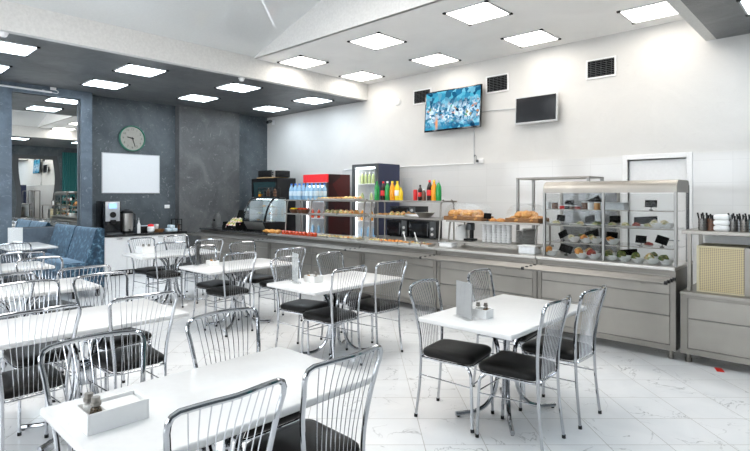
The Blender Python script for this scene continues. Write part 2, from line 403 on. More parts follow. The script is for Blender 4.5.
def tag(o, label, cat, group=None, kind=None):
    o['label'] = label; o['category'] = cat
    if group: o['group'] = group
    if kind: o['kind'] = kind
    return o
def thing(name, label, cat, loc=(0, 0, 0), rz=0., group=None):
    o = bpy.data.objects.new(name, None); C.objects.link(o); o.location = loc; o.rotation_euler = (0, 0, rz)
    o.empty_display_size = .1
    return tag(o, label, cat, group)
def struct(name, mb, mat, smooth=False):
    o = mb.build(name, mat, None, smooth); o['kind'] = 'structure'; return o
def dup(root, loc, rz=0., label=None, group=None):
    def cp(o, par):
        c = o.copy(); C.objects.link(c)
        if par is not None: c.parent = par
        for ch in kids.get(o.name, []): cp(ch, c)
        return c
    kids = {}
    def walk(o):
        kids[o.name] = list(o.children)
        for ch in o.children: walk(ch)
    walk(root)
    r = cp(root, None); r.location = loc; r.rotation_euler = (0, 0, rz)
    if label: r['label'] = label
    if group: r['group'] = group
    return r
ORD = ['first', 'second', 'third', 'fourth', 'fifth', 'sixth', 'seventh', 'eighth', 'ninth', 'tenth', 'eleventh', 'twelfth']
# ================================================================== THE ROOM
XL, XR, YW, YF = -11.4, 2.2, 8.24, -3.6      # mirror wall, opposite wall, white wall, window wall
ZD, ZW = 3.70, 4.05                          # dark ceilings, white ceiling
BX, SX, CYD = -7.72, -1.50, 5.29             # beam face, dark soffit edge, edge of the raised ceiling
struct('floor', MB().box(XL-.2, XR+.2, YF-.2, YW+.2, -.1, 0), M['floor'])
# white wall with a shallow door recess
dx0, dx1, dz = -2.47, -1.72, 2.15
w = MB()
w.box(XL-.2, dx0, YW, YW+.25, 0, 5.3).box(dx1, XR+.2, YW, YW+.25, 0, 5.3).box(dx0, dx1, YW, YW+.25, dz, 5.3).box(dx0-.1, dx1+.1, YW+.25, YW+.3, 0, dz+.1)
struct('wall_back', w, M['white_plaster'])
t = MB(); t.box(-8.5, dx0-.07, YW-.018, YW, 0, 2.2).box(dx1+.07, XR, YW-.018, YW, 0, 2.2)
struct('trim_1', t, M['wall_tile'])
d = MB(); d.box(dx0+.004, dx1-.004, YW+.035, YW+.075, 0.005, dz-.012, .004)
do = struct('door_1', d, M['white'])
f = MB(); f.box(dx0-.07, dx0, YW-.03, YW+.1, 0, dz+.07, .004).box(dx1, dx1+.07, YW-.03, YW+.1, 0, dz+.07, .004).box(dx0, dx1, YW-.03, YW+.1, dz, dz+.07, .004)
f.build('door_frame', M['white'], do, False)
hh = MB(); hh.tube(fillet([(dx1-.1, YW+.04, 1.0), (dx1-.1, YW-.02, 1.0), (dx1-.22, YW-.02, 1.0)], .015), .009); hh.build('door_handle', M['chrome'], do)
# mirror wall: recesses and columns of dark plaster
w = MB(); w.box(XL-.25, XL, YF-.2, YW+.2, 0, 5.3)
struct('wall_left', w, M['dark_plaster'])
colX, mirX = -11.15, -11.27
my0, my1, mz0, mz1 = 2.40, 3.57, 1.02, 3.545
w = MB(); w.box(XL, colX, my1, 3.775, 0, ZD).box(XL, colX, my0-1.4, my0, 0, ZD).box(XL, colX, my0, my1, mz1, ZD).box(XL, colX, my0, my1, 0, mz0)
struct('trim_2', w, M['column_plaster'])
w = MB(); w.box(XL, -11.2, 5.66, 7.25, 0, ZD)
struct('trim_3', w, M['pillar_plaster'])
# opposite wall and window wall
w = MB(); w.box(XR, XR+.2, YF-.2, YW+.2, 0, 5.3); struct('wall_right', w, M['dark_plaster'])
wins = [(-10.6, -8.4), (-7.6, -5.4), (-4.6, -2.4), (-1.6, .6)]; wz0, wz1 = .75, 3.1
w = MB(); xs = XL-.2
for a, b in wins:
    w.box(xs, a, YF-.2, YF, 0, 5.3).box(a, b, YF-.2, YF, 0, wz0).box(a, b, YF-.2, YF, wz1, 5.3); xs = b
w.box(xs, XR+.2, YF-.2, YF, 0, 5.3)
struct('wall_front', w, M['white_plaster'])
for i, (a, b) in enumerate(wins):
    f = MB(); f.box(a, b, YF-.12, YF-.06, wz0, wz0+.06).box(a, b, YF-.12, YF-.06, wz1-.06, wz1).box(a, a+.06, YF-.12, YF-.06, wz0, wz1).box(b-.06, b, YF-.12, YF-.06, wz0, wz1).box((a+b)/2-.03, (a+b)/2+.03, YF-.12, YF-.06, wz0, wz1)
    fo = struct('window_%d' % (i+1), f, M['white'])
    MB().box(a+.06, b-.06, YF-.095, YF-.088, wz0+.06, wz1-.06).build('window_pane', M['glass'], fo, False)
    MB().box(a-.05, b+.05, YF-.02, YF+.14, wz0-.04, wz0, .005).build('window_sill', M['white'], fo, False)
# ceilings
struct('ceiling', MB().box(XL, BX-.12, YF, YW, ZD, ZD+.1), M['dark_ceiling'])
struct('ceiling', MB().box(SX+.12, XR, YF, YW, ZD, ZD+.1), M['dark_ceiling'])
struct('ceiling', MB().box(BX-.12, SX+.12, CYD+.03, YW, ZW, ZW+.1), M['white_ceiling'])
struct('trim_4', MB().box(BX-.12, BX, YF, YW, ZD, ZW+.02), M['beam'])
struct('trim_5', MB().box(SX, SX+.12, YF, YW, ZD, ZW+.02), M['beam'])
# raised middle: two glossy slopes meeting in a ridge, closed by gables
rx, rz = (BX+SX)/2, ZW+.31*((SX-BX)/2)
g = MB()
g.quad([(BX, YF, ZW+.02), (BX, CYD, ZW+.02), (rx, CYD, rz), (rx, YF, rz)]).quad([(rx, YF, rz), (rx, CYD, rz), (SX, CYD, ZW+.02), (SX, YF, ZW+.02)])
struct('ceiling', g, M['stretch'])
g = MB()
a = [(BX, ZW), (SX, ZW), (SX, ZW+.03), (rx, rz+.03), (BX, ZW+.03)]
vs1 = [g.bm.verts.new((x, CYD, z)) for x, z in a]; vs2 = [g.bm.verts.new((x, CYD+.06, z)) for x, z in a]
g.bm.faces.new(vs1); g.bm.faces.new(vs2[::-1])
for i in range(5): g.bm.faces.new((vs1[i], vs2[i], vs2[(i+1) % 5], vs1[(i+1) % 5]))
struct('trim_6', g, M['beam'])
# surface-mounted cable conduits on the white wall
def conduit(n, pts): struct('trim_%d' % n, MB().tube(pts, .011, 6), M['white'])
conduit(7, [(-8.43, YW-.03, 2.215), (-5.06, YW-.03, 2.215)])
struct('baseboard_back', MB().box(XL, dx0-.08, YW-.035, YW-.018, 0, .08), M['white'])
struct('baseboard_left', MB().box(XL, XL+.015, 3.78, 5.65, 0, .08), M['dark_frame'])

# ------------------------------------------------------------------ ceiling lights
def make_light(name, label, mat, size=.60):
    t = thing(name, label, 'ceiling light')
    h = size/2
    MB().box(-h, h, -h, h, -.012, -.002).build('diffuser', mat, t, False)
    f = MB()
    f.box(-h-.02, h+.02, -h-.02, -h, -.016, 0).box(-h-.02, h+.02, h, h+.02, -.016, 0).box(-h-.02, -h, -h, h, -.016, 0).box(h, h+.02, -h, h, -.016, 0)
    f.build('frame', M['light_grey'], t, False)
    for sx in (-1, 1):
        for sy in (-1, 1):
            MB().box(sx*(h+.012)-.022, sx*(h+.012)+.022, sy*(h+.012)-.022, sy*(h+.012)+.022, -.022, -.001, .004).build('corner_clip', M['black'], t, False)
    return t
lw = make_light('ceiling_light', '', M['led_warm']); usedw = False
xsW = [-7.27, -5.46, -3.66, -1.98]; rowsW = [(7.58, 'wall row', -1), (6.04, 'raised-ceiling row', -1)]
posn = ['first from the dark beam', 'second from the dark beam', 'third from the dark beam', 'fourth from the dark beam']
for y, rn, _ in rowsW:
    for i, x in enumerate(xsW):
        if y < 7 and i == 3: x = -1.85
        lab = 'LED panel in the white ceiling, %s, %s' % (rn, posn[i])
        if not usedw: o = lw; o.location = (x, y, ZW); o['label'] = lab; usedw = True
        else: o = dup(lw, (x, y, ZW), 0, lab)
        o['group'] = 'LED panels in the white ceiling'
lc = make_light('ceiling_light', '', M['led_cool']); usedc = False
for x, rn in ((-8.57, 'beam row'), (-10.1, 'mirror-wall row')):
    for y, pn in ((7.4, 'one at the white wall'), (5.53, 'one over the grey pillar'), (3.65, 'one facing the clock'), (1.78, 'one over the sofa tables')):
        lab = 'LED panel in the dark ceiling, %s, %s' % (rn, pn)
        if not usedc: o = lc; o.location = (x, y, ZD); o['label'] = lab; usedc = True
        else: o = dup(lc, (x, y, ZD), 0, lab)
        o['group'] = 'LED panels in the dark ceiling'
o = dup(lc, (-.62, 7.05, ZD), 0, 'square LED panel in the small dark soffit over the cutlery counter', 'LED panels in the dark soffit')
dup(lc, (.6, 3.4, ZD), 0, 'LED panel in the dark soffit halfway along the room', 'LED panels in the dark soffit')  # out-of-view panel added for light from the right
dup(lc, (-.62, -.6, ZD), 0, 'square LED panel in the dark soffit near the windows, behind the viewer', 'LED panels in the dark soffit')  # out-of-view panel added for light from behind
dup(lc, (-.62, 4.9, ZD), 0, 'LED panel in the dark soffit, next after the one over the cutlery counter', 'LED panels in the dark soffit')  # unseen panel added to brighten the floor on the right
dup(lc, (-.62, 2.4, ZD), 0, 'LED panel in the dark soffit directly ahead of the windows side', 'LED panels in the dark soffit')  # second unseen panel added to brighten the right-hand floor
# ------------------------------------------------------------------ smoke detectors, camera, disc, vents
def detector(x, y, lab):
    t = thing('smoke_detector', lab, 'smoke detector', (x, y, ZD))
    MB().lathe([(0, -.008), (.06, -.008), (.06, 0), (0, 0)]).build('base', M['white'], t)
    MB().lathe([(0, -.055), (.03, -.053), (.045, -.035), (.05, -.009), (0, -.009)]).build('sensor_head', M['white'], t)
detector(-7.88, 5.146, 'white round smoke detector on the dark ceiling near the pillar')
detector(-7.86, 1.60, 'white round smoke detector on the dark ceiling beside the first cool light')
t = thing('security_camera', 'small black and white security camera in the corner above the pastry end', 'camera', (XL+.28, YW-.02, 3.55))
MB().box(-.05, .05, -.0, .02, -.06, .06, .005).build('bracket', M['white'], t)
MB().tube([(0, 0, 0), (0, -.09, .02)], .015).build('arm', M['white'], t)
MB().tube([(-.03, -.05, .03), (.06, -.22, -.02)], .045, 14).build('body', M['dark_frame'], t)
MB().tube([(.0605, -.221, -.0202), (.066, -.232, -.024)], .03, 12).build('lens', M['black_gloss'], t)
o = MB().lathe([(0, .03), (.055, .028), (.075, .012), (.078, 0), (0, 0)], seg=20).build('wall_disc', M['white'])
o.location = (-6.87, YW, 3.555); o.rotation_euler = (PI/2, 0, 0); tag(o, 'plain white round cover high on the white wall', 'wall cover')
def vent(x0, x1, z0, z1, lab):
    t = thing('air_vent', lab, 'air vent', ((x0+x1)/2, YW, (z0+z1)/2), 0, 'air vents on the white wall')
    hx, hz = (x1-x0)/2, (z1-z0)/2
    f = MB(); f.box(-hx, hx, -.02, 0, -hz, -hz+.024).box(-hx, hx, -.02, 0, hz-.024, hz).box(-hx, -hx+.024, -.02, 0, -hz+.024, hz-.024).box(hx-.024, hx, -.02, 0, -hz+.024, hz-.024)
    f.build('frame', M['white'], t, False)
    MB().box(-hx+.024, hx-.024, -.006, -.002, -hz+.024, hz-.024).build('duct_mouth', M['matte_black'], t, False)
    g = MB(); n = 9
    for k in range(n):
        z = -hz+.04+k*(2*hz-.08)/(n-1)
        g.box(-hx+.024, hx-.024, -.006, .006, -.0035, .0035, mat=Matrix.Translation((0, -.014, z)) @ Matrix.Rotation(.6, 4, 'X'))
    for k in range(5): x = -hx+.07+k*(2*hx-.14)/4; g.box(x-.003, x+.003, -.016, -.008, -hz+.024, hz-.024)
    g.build('grille', M['dark_frame'], t, False)
vent(-6.46, -6.02, 3.44, 3.73, 'dark wall vent partly behind the lit TV')
vent(-4.82, -4.38, 3.44, 3.75, 'dark wall vent between the lit TV and the switched-off TV')
vent(-3.07, -2.63, 3.42, 3.72, 'dark wall vent above the salad case end')
# ------------------------------------------------------------------ televisions
def tv(lab, x0, x1, z0, z1, scr, fr, tilt, logo=False):
    cx, cz = (x0+x1)/2, (z0+z1)/2; hx, hz = (x1-x0)/2, (z1-z0)/2
    t = thing('television', lab, 'television', (cx, YW-.14, cz), 0)
    piv = Matrix.Rotation(tilt, 4, 'X')
    o = MB().box(-hx, hx, -.02, .012, -hz, hz, .006).build('bezel', fr, t); o.matrix_local = piv
    o = MB().box(-hx+.022, hx-.022, -.023, -.021, -hz+.03, hz-.022).build('screen', scr, t, False); o.matrix_local = piv
    o = MB().box(-.2, .2, .0125, .06, -.15, .15, .01).build('rear_housing', M['black'], t); o.matrix_local = piv
    MB().box(-.12, .12, .115, .1395, -.1, .1).tube([(0, .12, 0), (0, .05, 0)], .025).build('wall_bracket', M['black'], t)
    return t
tv('big wall TV switched on, showing a blue kitchen scene', -6.06, -4.83, 2.84, 3.61, M['tv_picture'], M['black_gloss'], math.radians(-4))
tv('smaller wall TV switched off, black screen in a thin pale frame', -4.185, -3.46, 2.81, 3.27, M['tv_off'], M['light_grey'], math.radians(-3))  # light grey bezel paints the bright halo around the set
def cable(name, lab, pts, mat, r=.008):
    o = MB().tube(smooth_path(pts, 5), r, 6).build(name, mat); tag(o, lab, 'cable')
cable('power_cable', 'grey cable hanging from the lit TV down to the wall socket', [(-5.06, YW-.012, 2.86), (-5.065, YW-.012, 2.6), (-5.06, YW-.012, 2.40), (-5.055, YW-.012, 2.20)], M['light_grey'], .012)
cable('link_cable', 'pale cable run level between the two wall TVs', [(-4.91, YW-.012, 3.14), (-4.6, YW-.012, 3.13), (-4.26, YW-.012, 3.115)], M['light_grey'], .01)
t = thing('wall_socket', 'white double power socket with a plug below the lit TV', 'socket', (-4.98, YW-.018, 2.25))
MB().box(-.03, .12, -.02, 0, -.04, .04, .006).build('plate', M['white'], t); MB().box(-.01, .03, -.06, -.02, -.025, .025, .006).build('plug', M['dark_frame'], t)
MB().tube(smooth_path([(.01, -.055, .02), (.0, -.06, .09), (-.05, -.04, .11), (-.075, -.0, .08)], 6), .005, 6).build('plug_lead', M['dark_frame'], t)
# ------------------------------------------------------------------ mirror wall furnishings
t = thing('wall_mirror', 'tall mirror set in a blue-grey plastered column beside the sofa', 'mirror', (mirX, (my0+my1)/2, (mz0+mz1)/2))
o = MB().box(-.004, .004, -(my1-my0)/2+.012, (my1-my0)/2-.012, -(mz1-mz0)/2+.012, (mz1-mz0)/2-.012).build('mirror_glass', M['mirror'], t, False)
fr = MB(); hy, hz = (my1-my0)/2, (mz1-mz0)/2
fr.box(-.02, .02, -hy, -hy+.014, -hz, hz).box(-.02, .02, hy-.014, hy, -hz, hz).box(-.02, .02, -hy+.014, hy-.014, -hz, -hz+.014).box(-.02, .02, -hy+.014, hy-.014, hz-.014, hz)
fr.build('frame', M['dark_frame'], t, False)
t = thing('tube_lamp', 'slim white tube lamp with a switch box above the wall mirror', 'wall lamp', (colX, 2.2, 3.60))
MB().tube([(.03, -.9, .02), (.03, .84, 0)], .018, 10).build('tube', M['white'], t)
MB().box(0, .03, .82, .92, .05, .12, .005).build('switch_box', M['white'], t)
MB().tube(smooth_path([(.03, .84, 0), (.03, .93, -.01), (.03, .95, .03), (.02, .89, .06)], 5), .006, 6).build('lead', M['white'], t)
for y in (-.7, .7): MB().box(0, .03, y-.02, y+.02, 0, .03).build('clip', M['white'], t)
# clock
t = thing('wall_clock', 'round cream wall clock with a deep green rim over the whiteboard', 'clock', (XL, 4.66, 2.865), 0)
R = Matrix.Rotation(PI/2, 4, 'Y')
def onwall(mb, name, mat, sm=True):
    o = mb.build(name, mat, t, sm); o.matrix_local = R; return o
onwall(MB().lathe([(.252, .0), (.276, .0), (.282, .03), (.276, .075), (.262, .085), (.252, .06), (.252, 0)], seg=40), 'rim', M['green_rim'])
onwall(MB().lathe([(0, .05), (.253, .05), (.253, .0), (0, 0)], seg=40), 'dial', M['clock_face'])
# dial plane: local x points along +Y of the room for the viewer, numerals stand upright
def dial_pt(deg, r): a = math.radians(deg); return (.0, math.sin(a)*r, math.cos(a)*r)   # clockwise as seen from +X
for name, deg, ln, wd in (('hour_hand', 283, .115, .013), ('minute_hand', 162, .185, .009)):
    m = MB(); a = math.radians(deg); u = Vector((0, math.sin(a), math.cos(a))); v = Vector((0, math.cos(a), -math.sin(a)))
    q = [u*-.03-v*wd, u*ln-v*wd*.6, u*ln+v*wd*.6, u*-.03+v*wd]
    lo = [m.bm.verts.new(Vector((.054, 0, 0))+p) for p in q]; hi = [m.bm.verts.new(Vector((.060, 0, 0))+p) for p in q]
    m.bm.faces.new(lo); m.bm.faces.new(hi[::-1])
    for i in range(4): m.bm.faces.new((lo[i], hi[i], hi[(i+1) % 4], lo[(i+1) % 4]))
    m.build(name, M['black'], t, False)
def text_mesh(body, size):
    cu = bpy.data.curves.new('numeral', 'FONT'); cu.body = body; cu.size = size; cu.align_x = 'CENTER'; cu.align_y = 'CENTER'; cu.extrude = .001
    to = bpy.data.objects.new('numeral', cu); C.objects.link(to)
    me = bpy.data.meshes.new_from_object(to); bpy.data.objects.remove(to); bpy.data.curves.remove(cu); return me
bmn = bmesh.new()
for h in range(1, 13):
    me = text_mesh(str(h), .062)
    p = dial_pt(h*30, .195)
    me.transform(Matrix.Translation((.0525, p[1], p[2])) @ Matrix(((0, 0, 1, 0), (1, 0, 0, 0), (0, 1, 0, 0), (0, 0, 0, 1))))
    bmn.from_mesh(me); bpy.data.meshes.remove(me)
mb = MB(); mb.bm = bmn; mb.build('dial_markings', M['dark_frame'], t, False)
MB().lathe([(0, .012), (.013, .01), (.014, 0), (0, 0)]).build('hub', M['black'], t).matrix_local = Matrix.Translation((.052, 0, 0)) @ R
# whiteboard
t = thing('whiteboard', 'blank white board on the dark wall below the clock', 'whiteboard', (XL, 4.658, 2.105))
MB().box(.0, .022, -.605, .605, -.41, .41).build('board', simple('white_board_surface', (.80, .81, .82), .35, noise_amt=.01), t, False)
f = MB(); f.box(0, .03, -.62, -.605, -.425, .425).box(0, .03, .605, .62, -.425, .425).box(0, .03, -.605, .605, .41, .425).box(0, .03, -.605, .605, -.425, -.41)
f.build('frame', M['light_grey'], t, False)
t = thing('wall_switch', 'small white light switch on the dark wall beside the whiteboard', 'switch', (XL, 5.46, 1.38))
MB().box(0, .014, -.06, .06, -.04, .04, .004).build('plate', M['white'], t); MB().box(.014, .02, -.03, .03, -.025, .025, .003).build('rocker', M['white'], t)
# opposite wall, seen only in the mirror: wavy framed mirror and teal curtains
t = thing('wavy_mirror', 'tall mirror with a wavy grey frame on the wall opposite the sofa', 'mirror', (XR, 6.2, 1.9))
def wavy(w0, h, n=24):
    L = []
    for i in range(n+1): z = -h+2*h*i/n; L.append((w0*(1+.10*math.sin(z*2.2+.6)), z))
    Rr = [(-w0*(1+.10*math.sin(z*2.2-.6)), z) for _, z in L[::-1]]
    return L+Rr
for nm, w0, hh_, xx, mt in (('frame', .80, 1.42, -.03, M['dark_frame']), ('mirror_glass', .60, 1.25, -.045, M['mirror'])):
    m = MB(); p = wavy(w0, hh_); a_ = [m.bm.verts.new((xx, y, z)) for y, z in p]; b_ = [m.bm.verts.new((0, y, z)) for y, z in p]
    m.bm.faces.new(a_); m.bm.faces.new(b_[::-1]); n = len(p)
    for i in range(n): m.bm.faces.new((a_[i], b_[i], b_[(i+1) % n], a_[(i+1) % n]))
    m.build(nm, mt, t, False)
for y, lab in ((4.7, 'teal curtain on the wall opposite the sofa, window end'), (7.5, 'teal curtain on the wall opposite the sofa, white wall end')):
    m = MB(); n = 40; pr = [(XR-.06-.03*math.sin(i*1.3), y-.35+.7*i/n) for i in range(n+1)]
    a_ = [m.bm.verts.new((x, yy, .1)) for x, yy in pr]; b_ = [m.bm.verts.new((x, yy, 3.5)) for x, yy in pr]
    for i in range(n): m.bm.faces.new((a_[i], a_[i+1], b_[i+1], b_[i]))
    tag(m.build('curtain', M['teal'], None), lab, 'curtain')
# ================================================================== CHAIRS
def make_chair():
    t = thing('dining_chair', '', 'chair')
    # cushion: rounded trapezoid, domed
    def outline(fw, rw, xf, xr, n=9, r=.07):
        c = [(xr, -rw), (xf, -fw), (xf, fw), (xr, rw)]
        P = [Vector((x, y, 0)) for x, y in c]; out = []
        for i in range(4):
            a, b, d = P[i-1], P[i], P[(i+1) % 4]
            s = b+(a-b).normalized()*r; e = b+(d-b).normalized()*r
            for j in range(n+1):
                q = j/n; p = (1-q)**2*s+2*q*(1-q)*b+q*q*e; out.append((p.x, p.y))
        return out
    m = MB(); layers = [(.93, .452), (1.0, .462), (1.015, .478), (1.0, .494), (.93, .506), (.75, .514), (.4, .519)]
    ol = outline(.205, .18, .225, -.185); cx = .02; rings = []
    for s, z in layers: rings.append([m.bm.verts.new((cx+(x-cx)*s, y*s, z)) for x, y in ol])
    n = len(ol)
    for A, B in zip(rings, rings[1:]):
        for k in range(n): m.bm.faces.new((A[k], A[(k+1) % n], B[(k+1) % n], B[k]))
    m.bm.faces.new(rings[0][::-1]); m.bm.faces.new(rings[-1])
    m.build('seat', M['leather'], t, True, 60)
    ol2 = outline(.20, .178, .215, -.19)
    MB().tube([(x, y, .445) for x, y in ol2], .009, 6, closed=True).build('seat_frame', M['chrome'], t)
    def rear(sy): return [(-.222, sy*.180, .008), (-.196, sy*.170, .25), (-.185, sy*.168, .46)]
    def post(sy): return [(-.185, sy*.168, .455), (-.186, sy*.178, .58), (-.200, sy*.200, .72), (-.224, sy*.213, .83), (-.240, sy*.223, .893)]
    L = smooth_path(post(-1), 4); Rr = smooth_path(post(1), 4)[::-1]
    crest = [(-.257, -.188, .953), (-.274, -.105, .958), (-.288, 0, .959), (-.274, .105, .958), (-.257, .188, .953)]
    path = L+[Vector((-.246, -.222, .920)), Vector((-.251, -.211, .942))]+smooth_path(crest, 4)+[Vector((-.251, .211, .942)), Vector((-.246, .222, .920))]+Rr
    MB().tube(path, .0115, 9).build('back_frame', M['chrome'], t)
    ns = 10
    def crest_at(y):
        u = abs(y)/.196; return -.288+.036*u*u-.0*u, .955
    for k in range(ns):
        u = -1+2*k/(ns-1); yt = u*.165; yb = u*.110
        xt, zt = crest_at(yt)
        MB().tube(smooth_path([(-.188, yb, .447), (-.196, yb*1.08, .60), (-.228, (yb+yt)/2*1.05, .80), (xt, yt, zt)], 3), .0024, 5).build('spindle', M['chrome'], t)
    for sy in (-1, 1):
        l = MB().tube(smooth_path(rear(sy), 4), .0105, 8).build('leg', M['chrome'], t)
        MB().tube([(-.2226, sy*.1802, 0), (-.2215, sy*.1799, .022)], .0135, 8).build('foot_cap', M['black'], l)
        l = MB().tube(smooth_path([(.10, sy*.165, .440), (.165, sy*.176, .436), (.204, sy*.183, .395), (.212, sy*.186, .30), (.222, sy*.190, .008)], 5), .0105, 8).build('leg', M['chrome'], t)
        MB().tube([(.2223, sy*.1901, 0), (.2215, sy*.1898, .022)], .0135, 8).build('foot_cap', M['black'], l)
        MB().tube([(-.2, sy*.172, .315), (.211, sy*.186, .30)], .0048, 6).build('stretcher', M['chrome'], t)
    MB().tube([(.211, -.186, .315), (.211, .186, .315)], .0055, 6).build('stretcher', M['chrome'], t)
    return t
chair0 = make_chair(); chair_used = False
def place_chair(x, y, deg, label, group):       # x, y: middle of the crest rail
    global chair_used
    a = math.radians(deg)
    lx, ly = x+.27*math.cos(a), y+.27*math.sin(a)
    if not chair_used:
        o = chair0; o.location = (lx, ly, 0); o.rotation_euler = (0, 0, a); o['label'] = label; chair_used = True
    else: o = dup(chair0, (lx, ly, 0), a, label)
    o['group'] = group; return o
NEARW, FARW = 'window end', 'buffet end'
G = 'chrome wire-back chairs with black seats'
CH = [  # x, y, facing, where
 (-2.43, 3.20, 9, 'at the table before the salad case, mirror side, window end'),
 (-2.44, 4.02, 6, 'at the table before the salad case, mirror side, buffet end'),
 (-1.375, 3.27, 183, 'at the table before the salad case, doorway side, window end'),
 (-1.355, 3.84, 179, 'at the table before the salad case, doorway side, buffet end'),
 (-4.45, 3.43, 11, 'at the menu-holder table facing the microwaves, mirror side, window end'),
 (-4.45, 4.08, 7, 'at the menu-holder table facing the microwaves, mirror side, buffet end'),
 (-3.385, 3.40, 181, 'at the menu-holder table facing the microwaves, doorway side, window end'),
 (-3.39, 4.00, 178, 'at the menu-holder table facing the microwaves, doorway side, buffet end'),
 (-6.28, 3.48, 12, 'at the table between the sofa corner and pastry case, mirror side, window end'),
 (-6.36, 4.15, 6, 'at the table between the sofa corner and pastry case, mirror side, buffet end'),
 (-5.20, 3.40, 181, 'at the table between the sofa corner and pastry case, doorway side, window end'),
 (-5.17, 4.12, 176, 'at the table between the sofa corner and pastry case, doorway side, buffet end'),
 (-8.14, 3.47, 10, 'at the table beside the white cabinet, mirror side, window end'),
 (-8.20, 4.08, 5, 'at the table beside the white cabinet, mirror side, buffet end'),
 (-7.05, 3.45, 176, 'at the table beside the white cabinet, doorway side, window end'),
 (-7.12, 4.09, 175, 'at the table beside the white cabinet, doorway side, buffet end'),
 (-1.50, .955, 180, 'at the napkin-box table, doorway side, window end'),
 (-1.525, 1.52, 181, 'at the napkin-box table, doorway side, buffet end'),
 (-2.61, 1.575, 0, 'at the napkin-box table, mirror side, buffet end'),
 (-2.58, .88, -1, 'at the napkin-box table, mirror side, window end'),
 (-3.43, .88, 183, 'at the bare table behind the napkin-box table, doorway side, window end'),
 (-3.43, 1.50, 179, 'at the bare table behind the napkin-box table, doorway side, buffet end'),
 (-4.63, 1.63, 6, 'at the bare table behind the napkin-box table, mirror side, buffet end'),
 (-4.60, 1.08, 4, 'at the bare table behind the napkin-box table, mirror side, window end'),
 (-5.19, 1.70, 178, 'at the second bare table behind, doorway side, buffet end'),
 (-5.18, 1.07, 181, 'at the second bare table behind, doorway side, window end'),
 (-6.30, 1.60, 7, 'at the second bare table behind, mirror side, buffet end'),
 (-7.06, 1.63, 176, 'at the bare table before the sofa, doorway side'),
 (-8.45, 1.83, 12, 'at the bare table before the sofa, mirror side'),
]
for x, y, a, wh in CH: place_chair(x, y, a, 'chrome chair '+wh, G)

# ================================================================== TABLES
def make_table():
    t = thing('cafe_table', '', 'table')
    MB().box(-.365, .365, -.612, .612, .722, .757, .012, 3).build('table_top', M['laminate'], t)
    for sx in (-1, 1):
        for sy in (-1, 1):
            u = Vector((.56*sx, .83*sy, 0)).normalized()
            pr = [(.405, .022), (.33, .024), (.25, .03), (.17, .065), (.105, .15), (.072, .28), (.066, .42), (.085, .54), (.14, .64), (.22, .695), (.30, .712)]
            l = MB().tube(smooth_path([(u.x*r, u.y*r, z) for r, z in pr], 4), .0165, 8).build('leg', M['chrome'], t)
            MB().lathe([(0, 0), (.012, 0), (.012, .012), (0, .012)], (u.x*.385, u.y*.385, 0), 8).build('foot_pad', M['black'], l)
    MB().lathe([(.052, .30), (.058, .31), (.058, .44), (.052, .45), (.03, .45), (.03, .30), (.052, .30)], seg=16).build('leg_collar', M['chrome'], t)
    p = MB(); p.box(-.24, .24, -.03, .03, .712, .7225).box(-.03, .03, -.32, .32, .712, .7225).build('mounting_plate', M['dark_frame'], t, False)
    return t
table0 = make_table(); tused = False
GT = 'white laminate tables on curved chrome legs'
for x, y, a, lab in [
  (-2.045, 1.225, 0, 'white table in front with a napkin and shaker box'),
  (-1.915, 3.565, 0, 'white table before the salad display case, holding a grey menu stand'),
  (-3.875, 3.665, 0, 'white table facing the drinks shelf, holding a pale menu holder'),
  (-5.67, 3.65, 0, 'white table between the sofa corner and the pastry case, with a dark-edged holder'),
  (-7.60, 3.72, 0, 'white table beside the white coffee cabinet'),
  (-3.955, 1.285, 0, 'bare white table directly behind the napkin-box table'),
  (-5.66, 1.27, 0, 'second bare white table behind the napkin-box table'),
  (-7.54, 1.39, 0, 'bare white table standing before the blue sofa'),
  (-10.53, 2.45, 90, 'white table drawn up to the blue sofa at the mirror'),
]:
    if not tused: o = table0; o.location = (x, y, 0); o['label'] = lab; tused = True
    else: o = dup(table0, (x, y, 0), math.radians(a), lab)
    o['group'] = GT
ZT = .757
# ------------------------------------------------------------------ table-top things
def shaker(x, y, z, lab, fill, s=1.):
    t = thing('shaker', lab, 'shaker', (x, y, z))
    s *= .68
    MB().lathe([(0, .002), (.026*s, .002), (.028*s, .012*s), (.023*s, .05*s), (.0155*s, .086*s), (0, .086*s)], seg=14).build('jar', M['glass'], t)
    MB().lathe([(0, .005), (.025*s, .005), (.0225*s, .044*s), (.0175*s, .074*s), (0, .076*s)], seg=14).build('contents', fill, t)
    MB().lathe([(.0165*s, .083*s), (.0185*s, .086*s), (.0185*s, .096*s), (.0150*s, .0965*s), (.0150*s, .112*s), (.0135*s, .114*s), (0, .114*s)], seg=14).build('lid', M['steel_v'], t, True, 20)
    return t
def caddy(x, y, z, sx, sy, h, lab, cat='caddy'):
    t = thing('table_caddy', lab, cat, (x, y, z))
    w = .008; b = MB()
    b.box(-sx/2, sx/2, -sy/2, -sy/2+w, 0, h, .002).box(-sx/2, sx/2, sy/2-w, sy/2, 0, h, .002).box(-sx/2, -sx/2+w, -sy/2+w, sy/2-w, 0, h, .002).box(sx/2-w, sx/2, -sy/2+w, sy/2-w, 0, h, .002)
    b.build('box', M['caddy_white'], t, False)
    MB().box(-sx/2+w, sx/2-w, -sy/2+w, sy/2-w, 0, .006).build('box_floor', M['white'], t, False)
    return t
caddy(-2.063, .772, ZT, .135, .225, .075, 'white napkin box with shakers on the front table')
o = MB().box(-.055, .055, -.068, .068, 0, .056, .003).build('napkin_stack', M['paper']); o.location = (-2.063, .804, ZT+.007)
tag(o, 'white paper napkins stacked inside the box on the front table', 'napkins')
shaker(-2.030, .70, ZT+.007, 'dark pepper shaker in the front-table napkin box', M['pepper'], 1.5)
shaker(-2.088, .695, ZT+.007, 'pale salt shaker in the front-table napkin box', M['salt'], 1.5)
